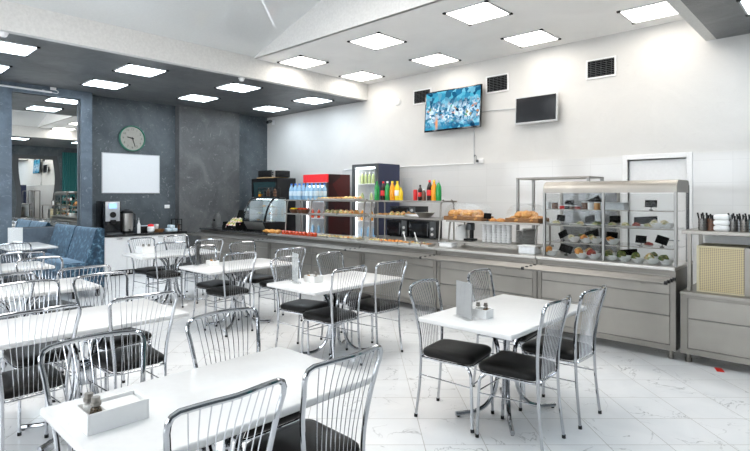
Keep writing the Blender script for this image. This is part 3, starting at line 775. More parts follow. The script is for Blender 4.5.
o = MB().tube([(-.012, 0, 0), (.012, .012, .06)], .009, 8).build('toothpick_bundle', M['wood']); o.location = (-2.105, .705, ZT+.01); tag(o, 'tan wooden toothpicks leaning in the front-table napkin box', 'toothpicks')
def menu(x, y, z, rz, w, h, lab, mat):
    t = thing('menu_holder', lab, 'menu holder', (x, y, z), rz)
    MB().box(-w/2, w/2, -.003, .003, .01, h).build('menu_card', mat, t, False)
    MB().box(-w/2-.004, w/2+.004, -.005, -.0035, .0, h+.004).build('acrylic_sleeve', M['acrylic'], t, False)
    MB().box(-w/2, w/2, -.035, .035, 0, .008, .002).build('foot', M['acrylic'], t)
    return t
menu(-2.018, 3.150, ZT, math.radians(-22), .185, .255, 'grey menu stand on the table before the salad case', M['grey_card'])
caddy(-1.945, 3.268, ZT, .125, .10, .062, 'small white shaker box on the table before the salad case')
shaker(-1.972, 3.258, ZT+.007, 'salt shaker in the box on the table before the salad case', M['salt'], 1.25)
shaker(-1.922, 3.278, ZT+.007, 'pepper shaker in the box on the table before the salad case', M['pepper'], 1.25)
menu(-4.08, 3.29, ZT, math.radians(-24), .21, .29, 'pale menu holder on the table facing the drinks shelf', simple('pale_menu_card', (.70, .71, .71), .4))
caddy(-3.965, 3.43, ZT, .16, .11, .065, 'small white shaker box on the table facing the drinks shelf')
for i, (dx, dy, f, n) in enumerate(((-.05, -.02, M['croissant'], 'orange spice'), (0, .02, M['salt'], 'salt'), (.05, -.01, M['pepper'], 'pepper'))):
    shaker(-3.965+dx, 3.43+dy, ZT+.007, n+' shaker in the box on the table facing the drinks shelf', f, 1.2)
menu(-5.93, 3.24, ZT, math.radians(138), .15, .27, 'dark-edged menu holder on the table nearer the pastry case', M['dark_frame'])
caddy(-5.82, 3.38, ZT, .15, .10, .06, 'small white shaker box on the table with the dark-edged holder')
shaker(-5.85, 3.38, ZT+.007, 'yellow spice shaker beside the dark-edged menu holder', M['croissant'], 1.2)
shaker(-5.79, 3.40, ZT+.007, 'pepper shaker beside the dark-edged menu holder', M['pepper'], 1.2)
caddy(-7.85, 3.42, ZT, .24, .20, .10, 'white napkin box on the table beside the coffee cabinet')
shaker(-7.88, 3.40, ZT+.007, 'dark shaker in the napkin box by the coffee cabinet, window side', M['pepper'], 1.6)
shaker(-7.82, 3.46, ZT+.007, 'dark shaker in the napkin box by the coffee cabinet, buffet side', M['pepper'], 1.6)
menu(-10.82, 2.38, ZT, math.radians(45), .26, .30, 'white menu holder on the table at the sofa', M['white'])
caddy(-10.55, 2.34, ZT, .16, .12, .08, 'white shaker box on the table at the sofa')

# ================================================================== SOFA
t = thing('bench_sofa', 'blue velvet bench sofa with two back cushions at the mirror column', 'sofa', (0, 0, 0))
sx0, sx1, mid = -10.98, -8.84, -9.87
MB().box(sx0, sx1-.052, 2.70, 3.02, .15, .40, .02).build('base', M['velvet'], t)
MB().box(sx0+.005, mid-.006, 2.58, 3.02, .405, .56, .05, 4).build('seat_cushion', M['velvet'], t)
MB().box(mid+.006, sx1-.055, 2.58, 3.02, .405, .56, .05, 4).build('seat_cushion', M['velvet'], t)
pf = [(p_.y, p_.z) for p_ in smooth_path([(0, 2.90, .50), (0, 2.93, .62), (0, 3.02, .92), (0, 3.055, 1.05), (0, 3.09, 1.095), (0, 3.125, 1.085), (0, 3.14, 1.04), (0, 3.14, .75), (0, 3.14, .50)], 4)]
MB().extrude_x(pf, sx0, mid-.022).build('back_cushion', M['velvet'], t)
MB().extrude_x(pf, mid+.022, sx1-.05).build('back_cushion', M['velvet'], t)
ps = [(y-.012 if y < 3.1 else y+.04, z+(.008 if z > 1 else 0)) for y, z in pf]; ps[0] = (2.60, .57); ps = ps[:-1]+[(3.18, .14), (2.60, .14)]
MB().extrude_x(ps, sx1-.05, sx1).build('side_panel', M['velvet'], t)
MB().box(sx0, sx1-.052, 3.142, 3.18, .14, 1.04, .01).build('back_board', simple('dark_navy_backing', (.008, .015, .03), .9), t)
for x in (sx0+.08, sx1-.08):
    for y in (2.75, 3.10): MB().box(x-.025, x+.025, y-.025, y+.025, 0, .145).build('leg', M['black'], t, False)

# ================================================================== COFFEE CABINET
cx0, cx1, cy0, cy1 = -11.38, -10.82, 3.90, 5.62
t = thing('coffee_cabinet', 'low white cabinet with black top below the whiteboard', 'cabinet', (0, 0, 0))
MB().box(cx0, cx1-.02, cy0, cy1, .11, .795).build('carcass', M['white'], t, False)
MB().box(cx0, cx1-.07, cy0+.01, cy1-.01, 0, .11).build('plinth', M['black'], t, False)
g = MB()
for k in range(24):
    y = cy0+.05+k*.068; g.box(cx1-.07, cx1-.064, y, y+.04, .03, .09)
g.build('plinth_grille', M['light_grey'], t, False)
bw = (cy1-cy0)/4
for k in range(4):
    d = MB().box(cx1-.02, cx1, cy0+k*bw+.004, cy0+(k+1)*bw-.004, .12, .785, .003).build('door', M['white'], t, False)
    s = .28 if k % 2 == 0 else .15
    hy = cy0+k*bw+s
    MB().tube(fillet([(cx1, hy-.05, .75), (cx1+.022, hy-.05, .75), (cx1+.022, hy+.05, .75), (cx1, hy+.05, .75)], .008, 3), .005, 6).build('handle', M['dark_frame'], d)
o = MB().box(cx0, cx1+.02, cy0-.01, cy1+.02, .797, .838, .004).build('worktop', M['granite'], t)
ZC = .838
t = thing('coffee_machine', 'black coffee machine with silver front and blue display', 'coffee machine', (-11.12, 4.085, ZC))
MB().box(-.25, .20, -.165, .165, 0, .68, .015).build('body', M['black_gloss'], t)
MB().box(.20, .215, -.14, .14, .27, .665, .005).build('front_panel', simple('silver_panel', (.55, .57, .60), .3, .5), t)
MB().box(.215, .219, -.075, .075, .53, .63).build('display', M['lcd'], t, False)
MB().tube([(.215, 0, .40), (.235, 0, .40)], .06, 20).build('dial', M['black'], t)
MB().box(.20, .27, -.05, .05, .22, .30, .01).build('spout', M['black'], t)
MB().box(.20, .32, -.15, .15, 0, .035, .006).build('drip_tray', M['dark_frame'], t)
t = thing('water_boiler', 'tall silver and black water boiler beside the coffee machine', 'boiler', (-11.1, 4.44, ZC))
MB().lathe([(0, 0), (.13, 0), (.13, .05), (0, .05)], seg=24).build('base', M['black'], t)
MB().lathe([(0, .05), (.122, .05), (.122, .42), (0, .42)], seg=24).build('body', M['steel_bright'], t)
MB().lathe([(0, .50), (.04, .50), (.05, .485), (.10, .475), (.128, .44), (.128, .42), (0, .42)], seg=24).build('lid', M['black'], t)
MB().tube(fillet([(.0, .12, .40), (.0, .17, .40), (.0, .17, .12), (.0, .12, .12)], .03), .014).build('handle', M['black'], t)
MB().tube([(.12, 0, .08), (.165, 0, .08), (.17, 0, .05)], .013).build('tap', M['black'], t)
t = thing('syrup_bottle', 'slim white bottle with spout beside the water boiler', 'bottle', (-11.02, 4.66, ZC))
MB().lathe([(0, 0), (.035, 0), (.035, .17), (.016, .22), (.016, .25), (0, .25)]).build('body', M['white'], t)
MB().lathe([(.017, .245), (.018, .25), (.018, .27), (.006, .275), (.005, .32), (0, .32)]).build('cap', M['light_grey'], t)
t = thing('sugar_jar', 'white jar with a red lid on the coffee cabinet', 'jar', (-10.98, 4.90, ZC))
MB().lathe([(0, 0), (.05, 0), (.075, .03), (.075, .11), (.06, .13), (0, .13)]).build('body', M['white_gloss'], t)
MB().lathe([(.062, .13), (.064, .135), (.062, .165), (.02, .18), (0, .18)]).build('lid', M['red'], t)
t = thing('tea_box', 'black box of tea bags behind the red-lidded jar', 'box', (-11.16, 4.86, ZC))
MB().box(-.07, .07, -.12, .12, 0, .13, .005).build('box', M['black'], t)
MB().box(-.06, .06, -.10, .10, .131, .145, .003).build('tea_bags', M['blue_pack'], t)
t = thing('snack_basket', 'wicker basket of wrapped snacks on the coffee cabinet', 'basket', (-11.04, 5.10, ZC))
MB().lathe([(0, 0), (.09, 0), (.115, .06), (.105, .06), (.085, .012), (0, .012)]).build('basket', M['wicker'], t)
b = MB()
for k in range(7): b.blob((random.uniform(-.05, .05), random.uniform(-.05, .05), .02), .035, 1.3, 1, .7, .3)
b.build('wrapped_snacks', M['snack'], t)
t = thing('tea_cup', 'white cup on a saucer behind the snack basket', 'cup', (-11.2, 5.12, ZC))
MB().lathe([(0, 0), (.07, .004), (.08, .016), (.072, .014), (0, .008)]).build('saucer', M['white_gloss'], t)
MB().lathe([(.0, .012), (.03, .012), (.05, .10), (.052, .16), (.048, .16), (.044, .10), (0, .03)]).build('cup', M['white_gloss'], t)
for k, (y, z) in enumerate(((5.30, 0), (5.42, 0), (5.36, .075))):
    o = MB().box(-.08, .08, -.055, .055, 0, .07, .015, 3).build('napkin_pack', M['blue_pack']); o.location = (-10.99, y, ZC+z)
    tag(o, 'pale blue wrapped napkin pack on the coffee cabinet, '+['pile end by the basket', 'pile end by the wire rack', 'topmost of the pile'][k], 'napkin pack', 'napkin packs on the coffee cabinet')
t = thing('cup_rack', 'black wire rack of cups at the pillar end of the coffee cabinet', 'rack', (-11.08, 5.535, ZC))
r = MB()
for x in (-.1, .1):
    for y in (-.07, .07): r.tube([(x, y, 0), (x, y, .27)], .011, 6)
for z in (.03, .14, .26):
    r.tube([(-.1, -.07, z), (.1, -.07, z), (.1, .07, z), (-.1, .07, z)], .010, 6, closed=True)
for k in range(6): r.tube([(-.1, -.07+k*.028, .03), (.1, -.07+k*.028, .03)], .003, 5)
r.build('wire_frame', M['black'], t)
for k, (x, y) in enumerate(((.05, -.03), (.05, .03), (-.05, -.03), (-.05, .03))):
    o = MB().lathe([(0, 0), (.02, 0), (.028, .12), (.025, .12), (.018, .01), (0, .01)]).build('paper_cup', M['brown'] if k % 2 else M['dark_frame']); o.location = (-11.08+x, 5.535+y, ZC+.035)
    tag(o, 'dark paper cup in the wire rack, '+['outer one toward the basket', 'outer one toward the pillar', 'inner one toward the basket', 'inner one toward the pillar'][k], 'cup', 'cups in the wire rack')
# ================================================================== BUFFET COUNTER
FY, BYK, TOPZ = 5.80, 6.52, .92
def counter(x0, x1, lab, slide=True, top=TOPZ, panels=1, sl0=None, dark_top=False):
    t = thing('buffet_counter', lab, 'counter', (x0, FY, 0), 0, 'steel buffet counter units')
    W = x1-x0; D = BYK-FY
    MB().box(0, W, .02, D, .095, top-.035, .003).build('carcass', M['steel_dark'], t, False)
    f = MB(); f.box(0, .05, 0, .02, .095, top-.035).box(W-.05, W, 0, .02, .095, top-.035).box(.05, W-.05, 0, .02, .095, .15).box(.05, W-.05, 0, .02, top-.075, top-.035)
    f.build('front_frame', M['steel_v'], t, False)
    n = panels; pw = (W-.1)/n
    for k in range(n):
        a, b = .05+k*pw+.004, .05+(k+1)*pw-.004
        zt = top-.08
        MB().box(a, b, .004, .02, zt-.19, zt-.002, .002).build('upper_panel', M['steel'], t, False)
        MB().box(a, b, .002, .02, .445, zt-.196, .002).build('middle_panel', M['steel'], t, False)
        MB().box(a, b, .002, .02, .155, .432, .002).build('lower_panel', M['steel'], t, False)
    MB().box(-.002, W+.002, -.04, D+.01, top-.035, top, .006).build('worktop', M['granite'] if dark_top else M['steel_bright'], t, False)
    for x in (.06, W-.06):
        for y in (.09, D-.08):
            l = MB().lathe([(0, 0), (.026, 0), (.026, .03), (.021, .035), (.021, .097), (0, .097)], (x, y, 0), 12).build('leg', M['steel_v'], t)
    if slide:
        s0, s1 = (sl0 if sl0 else 0)+.015, W-.02
        s = MB().box(s0, s1-.02, -.355, .0, .79, .797).build('tray_shelf', M['steel_tray'], t, False)
        for k, y in enumerate((-.335, -.232, -.13, -.035)):
            r = MB().tube([(s0-.01, y, .808), (s1, y, .808)], .0165, 10).build('tray_rail', M['steel_tray'], t)
            for a in (s1, s0-.015): MB().tube([(a, y, .808), (a+(.025 if a == s1 else .004), y, .808)], .0175, 10).build('end_plug', M['black'], r)
        for x in (s0+.2, s1-.2):
            MB().extrude_x([(.0, .79), (-.33, .79), (-.33, .78), (.0, .745)], x-.004, x+.004).build('tray_bracket', M['steel_v'], t, False)
    return t
counter(-10.48, -7.965, 'steel counter unit at the pillar end, under the pastry case', panels=2, sl0=.0, dark_top=True)
counter(-7.955, -5.57, 'steel counter unit under the water bottles and jelly cups', panels=2)
counter(-5.56, -4.16, 'steel counter unit in front of the microwaves')
counter(-4.15, -2.73, 'steel counter unit under the covered bread trays')
counter(-2.72, -1.305, 'steel counter unit under the glass salad case')

# ------------------------------------------------------------------ shelf stands on the counter
def shelf_stand(x0, x1, posts, levels, y0, y1, lab, top):
    t = thing('shelf_stand', lab, 'shelf', (x0, 0, TOPZ), 0, 'tubular shelf stands on the counter')
    W = x1-x0
    for p in posts:
        for y, lean in ((y0-.03, .05), (y1, 0)):
            MB().tube(fillet([(p-x0, y, 0), (p-x0, y+lean, top-TOPZ-.03), (p-x0, y+lean+(.06 if lean else -.06), top-TOPZ+.012)], .05), .0125, 8).build('post', M['steel_v'], t)
    for z in levels:
        s = MB().box(0, W, y0, y1, z-TOPZ-.006, z-TOPZ, .002).build('shelf', M['glass'] if False else M['steel'], t, False)
        MB().box(0, W, y0-.006, y0+.004, z-TOPZ-.022, z-TOPZ+.004, .002).box(0, W, y1-.004, y1+.006, z-TOPZ-.022, z-TOPZ+.004, .002).build('shelf_lip', M['steel'], s, False)
    return t
S0, S1 = 6.02, 6.36
shelf_stand(-7.78, -5.67, (-7.72, -7.03, -5.73), (1.30, 1.55), S0, S1, 'two-level steel shelf stand carrying the water bottles', 1.55)
shelf_stand(-5.63, -4.20, (-5.58, -4.25), (1.30, 1.55), S0, S1, 'two-level steel shelf stand carrying the coloured soda bottles', 1.55)
shelf_stand(-4.15, -2.79, (-4.10, -2.84), (1.00, 1.285), S0, S1+.05, 'two-level steel shelf stand with covered bread trays on top', 1.285)

# ------------------------------------------------------------------ bottles
def soda(name, x, y, z, h, r, liquid, label, cap, lab, grp=None):
    t = thing(name, lab, 'bottle', (x, y, z), 0, grp)
    MB().lathe([(0, 0), (r*.9, 0), (r, .015*h/.3), (r, .185*h/.3), (r*.9, .21*h/.3), (r*.62, .24*h/.3), (r*.40, .258*h/.3), (r*.36, .285*h/.3), (0, .285*h/.3)], seg=14).build('body', liquid, t)
    if label: MB().lathe([(r*1.015, .075*h/.3), (r*1.02, .077*h/.3), (r*1.02, .155*h/.3), (r*1.015, .157*h/.3)], seg=14).build('wrap_label', label, t)
    MB().lathe([(r*.42, .272*h/.3), (r*.44, .275*h/.3), (r*.44, .297*h/.3), (r*.4, h), (0, h)], seg=12).build('cap', cap, t)
    return t
TS = 1.55
def bx(px, y): return on_y(px, y)
yb = 6.14
for px, h, liq, lb, cp, lab in (
  (377, .305, 'b_green', 'b_green', 'b_green', 'tall green soda bottle beside the fridge end of the soda row'),
  (383.2, .30, 'b_cola', 'red_label', 'red', 'dark cola bottle with red label between two green bottles'),
  (387.4, .30, 'b_green', 'b_green', 'white', 'green soda bottle between the cola and the orange soda'),
  (392.4, .30, 'b_orange', 'b_orange', 'yellow_cap', 'orange soda bottle beside the yellow lemonades'),
  (397.3, .30, 'b_yellow', 'white', 'yellow_cap', 'yellow lemonade bottle with pale label beside the orange soda'),
  (400.9, .20, 'b_yellow', 'b_yellow', 'yellow_cap', 'short yellow lemonade bottle ending the first soda row'),
  (420.2, .235, 'b_cola', 'red_label', 'black', 'small dark cola bottle between red can and brown bottle'),
  (423.8, .17, 'brown', 'brown', 'white', 'tiny brown bottle behind the small cola'),
  (429.6, .30, 'b_cola', 'red_label', 'red', 'large dark cola bottle with red cap at the shelf end'),
  (434.0, .30, 'b_orange', 'b_orange', 'yellow_cap', 'large orange soda bottle between cola and green at the shelf end'),
  (438.6, .29, 'b_green', 'b_green', 'light_grey', 'wide green soda bottle last on the shelf end')):
    soda('soda_bottle', bx(px, yb), yb, TS, h, .042 if h > .28 else .033, M[liq], M[lb], M[cp], lab, 'soda bottles on the upper shelf')
t = thing('soda_can', 'red drink can standing on the upper shelf', 'can', (bx(415.4, yb), yb, TS))
MB().lathe([(0, 0), (.028, 0), (.033, .01), (.033, .15), (.027, .165), (0, .165)], seg=14).build('body', M['red_label'], t); MB().lathe([(.026, .164), (.027, .169), (.024, .166), (0, .166)], seg=14).build('lid', M['steel_bright'], t)
w0 = None; cnt = 0
for pk, xs in enumerate((-7.66, -7.20)):
    for j, y in enumerate((6.09, 6.19, 6.29)):
        for i in range(3):
            x = xs+.115*i
            lab = 'blue water bottle, %s, %s row, %s from the pastry case' % (['pack nearer the pastry case', 'pack nearer the fridges'][pk], ['front', 'middle', 'rear'][j], ORD[i])
            if w0 is None: w0 = soda('water_bottle', x, y, TS, .30, .044, M['water'], M['blue_pack'], M['cap_blue'], lab, 'water bottles on the upper shelf')
            else: dup(w0, (x, y, TS), 0, lab)
# ------------------------------------------------------------------ food on plates
def plate_food(kind, x, y, z, r, food, lab, grp=None, plate='white_gloss', h=.035, cat='plate of food', n=9):
    t = thing(kind, lab, cat, (x, y, z), 0, grp)
    MB().lathe([(0, 0), (r*.6, 0), (r, .016), (r*.97, .018), (r*.58, .006), (0, .006)], seg=20).build('plate', M[plate], t)
    b = MB()
    for k in range(n):
        a = 2*PI*k/n*1.0+.3; q = r*.5 if k else 0
        b.blob((q*math.cos(a), q*math.sin(a), .007+(.012 if not k else 0)), r*.42, 1.1, 1, .62*h/.035, .35, 3, 2)
    b.build('food', M[food], t); return t
def tray_food(x0, x1, y0, y1, z, food, lab, grp=None, n=(5, 2), tray='steel_bright', hh=.03, amp=.3):
    cx, cy = (x0+x1)/2, (y0+y1)/2; hx, hy = (x1-x0)/2, (y1-y0)/2
    t = thing('food_tray', lab, 'tray of food', (cx, cy, z), 0, grp)
    m = MB(); m.box(-hx, hx, -hy, hy, 0, .006).box(-hx, hx, -hy, -hy+.006, .006, .028).box(-hx, hx, hy-.006, hy, .006, .028).box(-hx, -hx+.006, -hy+.006, hy-.006, .006, .028).box(hx-.006, hx, -hy+.006, hy-.006, .006, .028)
    m.build('tray', M[tray], t, False)
    for i in range(n[0]):
        for j in range(n[1]):
            b = MB(); b.blob((-hx+(i+.5)*2*hx/n[0], -hy+(j+.5)*2*hy/n[1], .007), .42*min(2*hx/n[0], 2*hy/n[1]), hx/n[0]/min(hx/n[0], hy/n[1]), hy/n[1]/min(hx/n[0], hy/n[1]), hh/.045, amp)
            b.build('portion', M[food], t)
    return t
GP = 'trays of food on the shelf stands'
for k, (p0, p1, fd) in enumerate(((312.5, 322, 'salad_mixed'), (323.5, 333, 'pizza'), (334.5, 345, 'bun'), (346, 359.5, 'pizza'))):
    tray_food(on_y(p0, 6.18), on_y(p1, 6.18), 6.06, 6.31, 1.55, fd, 'open-faced pastries on an upper shelf tray, %s from the water bottles' % ORD[k], GP, hh=.045, n=(3, 2))
for k, (p0, p1, fd) in enumerate(((328, 340.5, 'salad_mixed'), (342, 356, 'pizza'), (357, 363, 'bun'))):
    tray_food(on_y(p0, 6.18), on_y(p1, 6.18), 6.06, 6.31, 1.30, fd, 'topped snacks on a middle shelf tray, %s past the red-yellow bowls' % ORD[k], GP, hh=.06, n=(3, 2))
for k, (px, fd) in enumerate(((296, 'b_yellow'), (301.5, 'jelly'), (305, 'jelly'))):
    t = thing('dessert_bowl', ['yellow dessert bowl on the middle shelf', 'red dessert bowl beside the yellow bowl', 'second red dessert bowl, nearer the shelf post'][k], 'bowl', (on_y(px, 6.15)-.05*(k == 0), 6.15, 1.30))
    MB().lathe([(0, 0), (.06, 0), (.10, .075), (.096, .075), (.056, .008), (0, .008)], seg=18).build('bowl', M['brown'], t); MB().lathe([(.0, .07), (.06, .10), (.094, .068), (0, .06)][::-1], seg=18).build('dessert', M[fd], t)
for k, (p0, p1, fd) in enumerate(((374, 380, 'pizza'), (381, 391, 'bun'), (392, 409, 'pizza'))):
    tray_food(on_y(p0, 6.18), on_y(p1, 6.18), 6.06, 6.31, 1.30, fd, 'pizza and pastry tray below the soda bottles, %s from the blue fridge' % ORD[k], GP, hh=.055, n=(3, 2))
t = thing('steel_bowl', 'wide steel mixing bowl on the middle shelf below the sodas', 'bowl', (on_y(425, 6.17), 6.17, 1.30))
MB().lathe([(0, 0), (.07, 0), (.15, .075), (.155, .078), (.145, .075), (.066, .007), (0, .007)], seg=24).build('bowl', M['steel_bright'], t)
t = thing('steel_pan', 'square steel pan on the middle shelf beside the mixing bowl', 'pan', (on_y(414, 6.2), 6.2, 1.30))
MB().box(-.16, .16, -.10, .10, 0, .055, .012).build('pan', M['steel_bright'], t); MB().box(-.15, .15, -.09, .09, .0555, .058).build('food', M['bun'], t)
# counter level
c0 = None
for j, y in enumerate((5.86, 5.945)):
    for i in range(10):
        x = on_y(283.5, y)+i*.098
        lab = 'red jelly cup on the counter, %s row, %s from the pastry case' % (['front', 'rear'][j], ORD[i])
        if c0 is None:
            c0 = thing('jelly_cup', lab, 'dessert', (x, y, TOPZ), 0, 'red jelly cups on the counter')
            MB().lathe([(0, 0), (.032, 0), (.040, .06), (.038, .06), (.0305, .004), (0, .004)], seg=12).build('cup', M['acrylic'], c0)
            MB().lathe([(0, .005), (.0305, .005), (.0365, .052), (.02, .066), (0, .068)], seg=12).build('jelly', M['jelly'], c0)
        else: dup(c0, (x, y, TOPZ), 0, lab)
for k in range(5):
    px = 266.5+k*3.1
    b = MB()
    pts = [(-.085+.17*i/8, .035*math.cos((i/8-.5)*PI)-.02, .03) for i in range(9)]
    b.tube(pts, [.012, .022, .03, .035, .037, .035, .03, .022, .012], 10)
    o = b.build('croissant', M['croissant']); o.location = (on_y(px, 5.86), 5.86+.05*(k % 2), TOPZ+.006+.0*(k % 2)); o.rotation_euler = (0, 0, .5*k)
    tag(o, 'golden croissant in front of the pastry case, %s from the snack basket' % ORD[k], 'croissant', 'croissants on the counter')
for k, (p0, p1, fd) in enumerate(((321, 330, 'salad_pale'), (331.5, 341, 'salad_mixed'), (342.5, 352, 'pizza'), (353.5, 361.5, 'salad_mixed'))):
    tray_food(on_y(p0, 5.92), on_y(p1, 5.92), 5.82, 5.99, TOPZ, fd, 'cold dish in a shallow counter tray, %s after the jelly cups' % ORD[k], 'counter trays', hh=.045, n=(3, 2))
for k, (p0, p1, fd) in enumerate(((372, 385, 'pizza'), (386.5, 401, 'salad_orange'))):
    tray_food(on_y(p0, 5.92), on_y(p1, 5.92), 5.82, 6.0, TOPZ, fd, 'hot dish in a counter tray before the microwaves, %s from the shelf post' % ORD[k], 'counter trays', hh=.05, n=(4, 2))
for k, (p0, p1, fd) in enumerate(((402.5, 413, 'bun'), (414.5, 424, 'salad_pale'), (425.5, 432, 'salad_orange'))):
    x0, x1 = on_y(p0, 5.92), on_y(p1, 5.92)
    tray_food(x0, x1, 5.82, 6.0, TOPZ, fd, 'serving pan with food near the tongs, %s from the pizza trays' % ORD[k], 'counter trays', hh=.05, n=(3, 2))
    if k < 2:
        t = thing('serving_tongs', 'white-handled serving tongs resting in the %s serving pan' % ORD[k], 'tongs', ((x0+x1)/2, 5.90, TOPZ+.045))
        m = MB(); m.tube([(-.02, 0, 0), (-.10, .05, .11), (-.115, .06, .125)], .008, 6).build('handle', M['white'], t)
        MB().tube([(-.02, 0, 0), (.10, -.05, -.006)], [.007, .016], 8).build('spoon_head', M['steel_bright'], t)
# ------------------------------------------------------------------ pastry case and neighbours
t = thing('pastry_case', 'black glass-fronted pastry case with curved side frame', 'display case', (-9.0, 5.90, TOPZ))
Wc, Dc, Hc = .77, .50, .665
prof = [(.0, .20), (.02, .30), (.07, .45), (.13, .56), (.20, .63), (.27, .655), (Dc, .655)]
MB().extrude_x([(.10, 0), (Dc, 0), (Dc, .19), (.0, .19), (.015, .15), (.09, .02)], 0, Wc).build('base', M['black'], t, False)
MB().extrude_x([(-.004, .185), (.012, .145), (.082, .03), (.086, .034), (.018, .15), (.002, .187)], .05, Wc-.08).build('front_panel', M['steel_bright'], t, False)
for x in (0, Wc-.03):
    m = MB(); m.tube([(x+.015, y, z) for y, z in smooth_path_2(prof)] if False else [(x+.015, p.y, p.z) for p in smooth_path([(0, y, z) for y, z in prof], 4)], .02, 8); m.build('side_frame', M['black_gloss'], t)
MB().sheet_x([(p.y, p.z) for p in smooth_path([(0, y, z) for y, z in prof[:-1]], 4)], .03, Wc-.03).build('front_glass', M['case_glass'], t)
for x in (.006, Wc-.006):
    m = MB(); pp = [(.02, .2)]+[(y+.01, z) for y, z in prof[1:]]+[(Dc, .2)]
    m.bm.faces.new([m.bm.verts.new((x, y, z)) for y, z in pp]); m.build('side_glass', M['case_glass'], t, False)
MB().box(.012, .018, .16, Dc-.02, .19, .60).build('side_lining', M['light_grey'], t, False)  # pale sheet stands in for the reflection within the glass
MB().box(0, Wc, Dc-.02, Dc, .19, .655).build('back_panel', simple('pale_case_back', (.62, .68, .70), .3), t, False)  # lightened to imitate a pale blue-white reflection in the case
MB().box(0, Wc, .24, Dc, .645, .668).build('roof', M['black'], t, False)
MB().box(.05, Wc-.05, .30, .33, .625, .64).build('case_light', M['fridge_light'], t, False)  # glow added to brighten the case; no lamp is known there
for z in (.33, .47): MB().box(.03, Wc-.03, .09 if z < .4 else .14, Dc-.03, z, z+.006).build('glass_shelf', M['acrylic'], t, False)
for k, (x, z, fd) in enumerate(((.16, .195, 'bun'), (.38, .195, 'croissant'), (.60, .195, 'salad_pale'), (.2, .338, 'salad_pale'), (.56, .338, 'bun'), (.36, .478, 'croissant'), (.6, .478, 'salad_pale'))):
    plate_food('cake_plate', -9.0+x, 5.90+.28, TOPZ+z, .085, fd, 'plate of pastries inside the pastry case, %s tier, %s' % (['lower', 'lower', 'lower', 'middle', 'middle', 'top', 'top'][k], ['beside the snack basket', 'in the middle', 'toward the fridges', 'beside the snack basket', 'toward the fridges', 'in the middle', 'toward the fridges'][k]), 'plates in the pastry case', n=6)
t = thing('wire_crate', 'black crate with bottles on top of the pastry case', 'crate', (-8.60, 6.16, TOPZ+.672))
m = MB(); m.box(-.20, .24, -.02, .20, 0, .02)
for z in (.07, .13, .19): m.tube([(-.20, -.02, z), (.24, -.02, z), (.24, .20, z), (-.20, .20, z)], .007, 6, closed=True)
for x in (-.2, -.09, .02, .13, .24):
    m.tube([(x, -.02, .01), (x, -.02, .19)], .006, 6).tube([(x, .20, .01), (x, .20, .19)], .006, 6)
m.build('wire_frame', M['black'], t)
for k in range(4):
    soda('sauce_bottle', -8.72+.11*k, 6.25, TOPZ+.694, .17, .032, M['brown'] if k % 2 else M['black'], None, M['light_grey'] if k == 1 else M['black'], 'dark sauce bottle in the crate on the pastry case, %s from the mirror wall' % ORD[k], 'sauce bottles in the crate')
t = thing('flower_pot', 'yellow pot with green leaves on the pastry case beside the crate', 'potted plant', (-8.87, 6.24, TOPZ+.672))
MB().lathe([(0, 0), (.03, 0), (.042, .07), (.037, .07), (.03, .06), (0, .06)]).build('pot', M['b_orange'], t)
b = MB(); [b.blob((random.uniform(-.02, .02), random.uniform(-.02, .02), .075), .03, 1, 1, 1, .4) for _ in range(4)]; b.build('leaves', M['salad_green'], t)
t = thing('snack_bin', 'black open snack bin at the pillar end of the counter', 'basket', (-9.42, 5.95, TOPZ))
m = MB(); m.box(-.25, .25, -.11, .16, 0, .015, .003).box(-.25, .25, -.11, -.095, .015, .09).box(-.25, -.235, -.095, .16, .015, .16).box(.235, .25, -.095, .16, .015, .16)
m.build('tray', M['matte_black'], t, False)
m = MB(); m.box(-.25, .25, -.01, .01, 0, .40, mat=Matrix.Translation((0, .17, .015)) @ Matrix.Rotation(-.35, 4, 'X')); m.build('back_panel', M['matte_black'], t, False)
for k in range(8):
    o = MB().box(-.065, .065, -.014, .014, -.09, .09, .012, 3).build('snack_bag', M['snack']); i, j = k % 4, k//4
    o.location = (-9.57+.1*i+.03*j, 5.91+.08*j, TOPZ+.10+.07*j); o.rotation_euler = (-.75, .25*((k*7) % 3-1), .1*((k*5) % 4-1.5))
    tag(o, 'bright snack bag in the black bin, %s row, %s from the pillar' % (['front', 'rear'][j], ORD[i]), 'snack bag', 'snack bags in the black bin')
t = thing('hose_spray', 'white spray bottle standing behind the snack bin', 'spray bottle', (-9.42, 6.30, TOPZ)); t.name = 'spray_bottle'
MB().lathe([(0, 0), (.045, 0), (.045, .18), (.02, .26), (.018, .31), (0, .31)]).build('body', M['white'], t)
MB().box(-.02, .06, -.018, .018, .31, .37, .008).tube([(.02, 0, .37), (.02, 0, .44)], .012).build('trigger_head', M['white'], t)
t = thing('steam_kettle', 'round dark steel pot lid leaning at the pillar end of the counter', 'lid', (-10.15, 5.98, TOPZ)); t.name = 'pot_lid'
o = MB().lathe([(0, .035), (.10, .028), (.17, 0), (.17, -.006), (0, .02)], seg=24).build('lid_dome', M['steel_dark'], t); o.matrix_local = Matrix.Translation((0, 0, .165)) @ Matrix.Rotation(math.radians(78), 4, 'X')
o = MB().lathe([(0, .06), (.02, .06), (.02, .035), (0, .035)]).build('knob', M['black'], t); o.matrix_local = Matrix.Translation((0, 0, .165)) @ Matrix.Rotation(math.radians(78), 4, 'X')

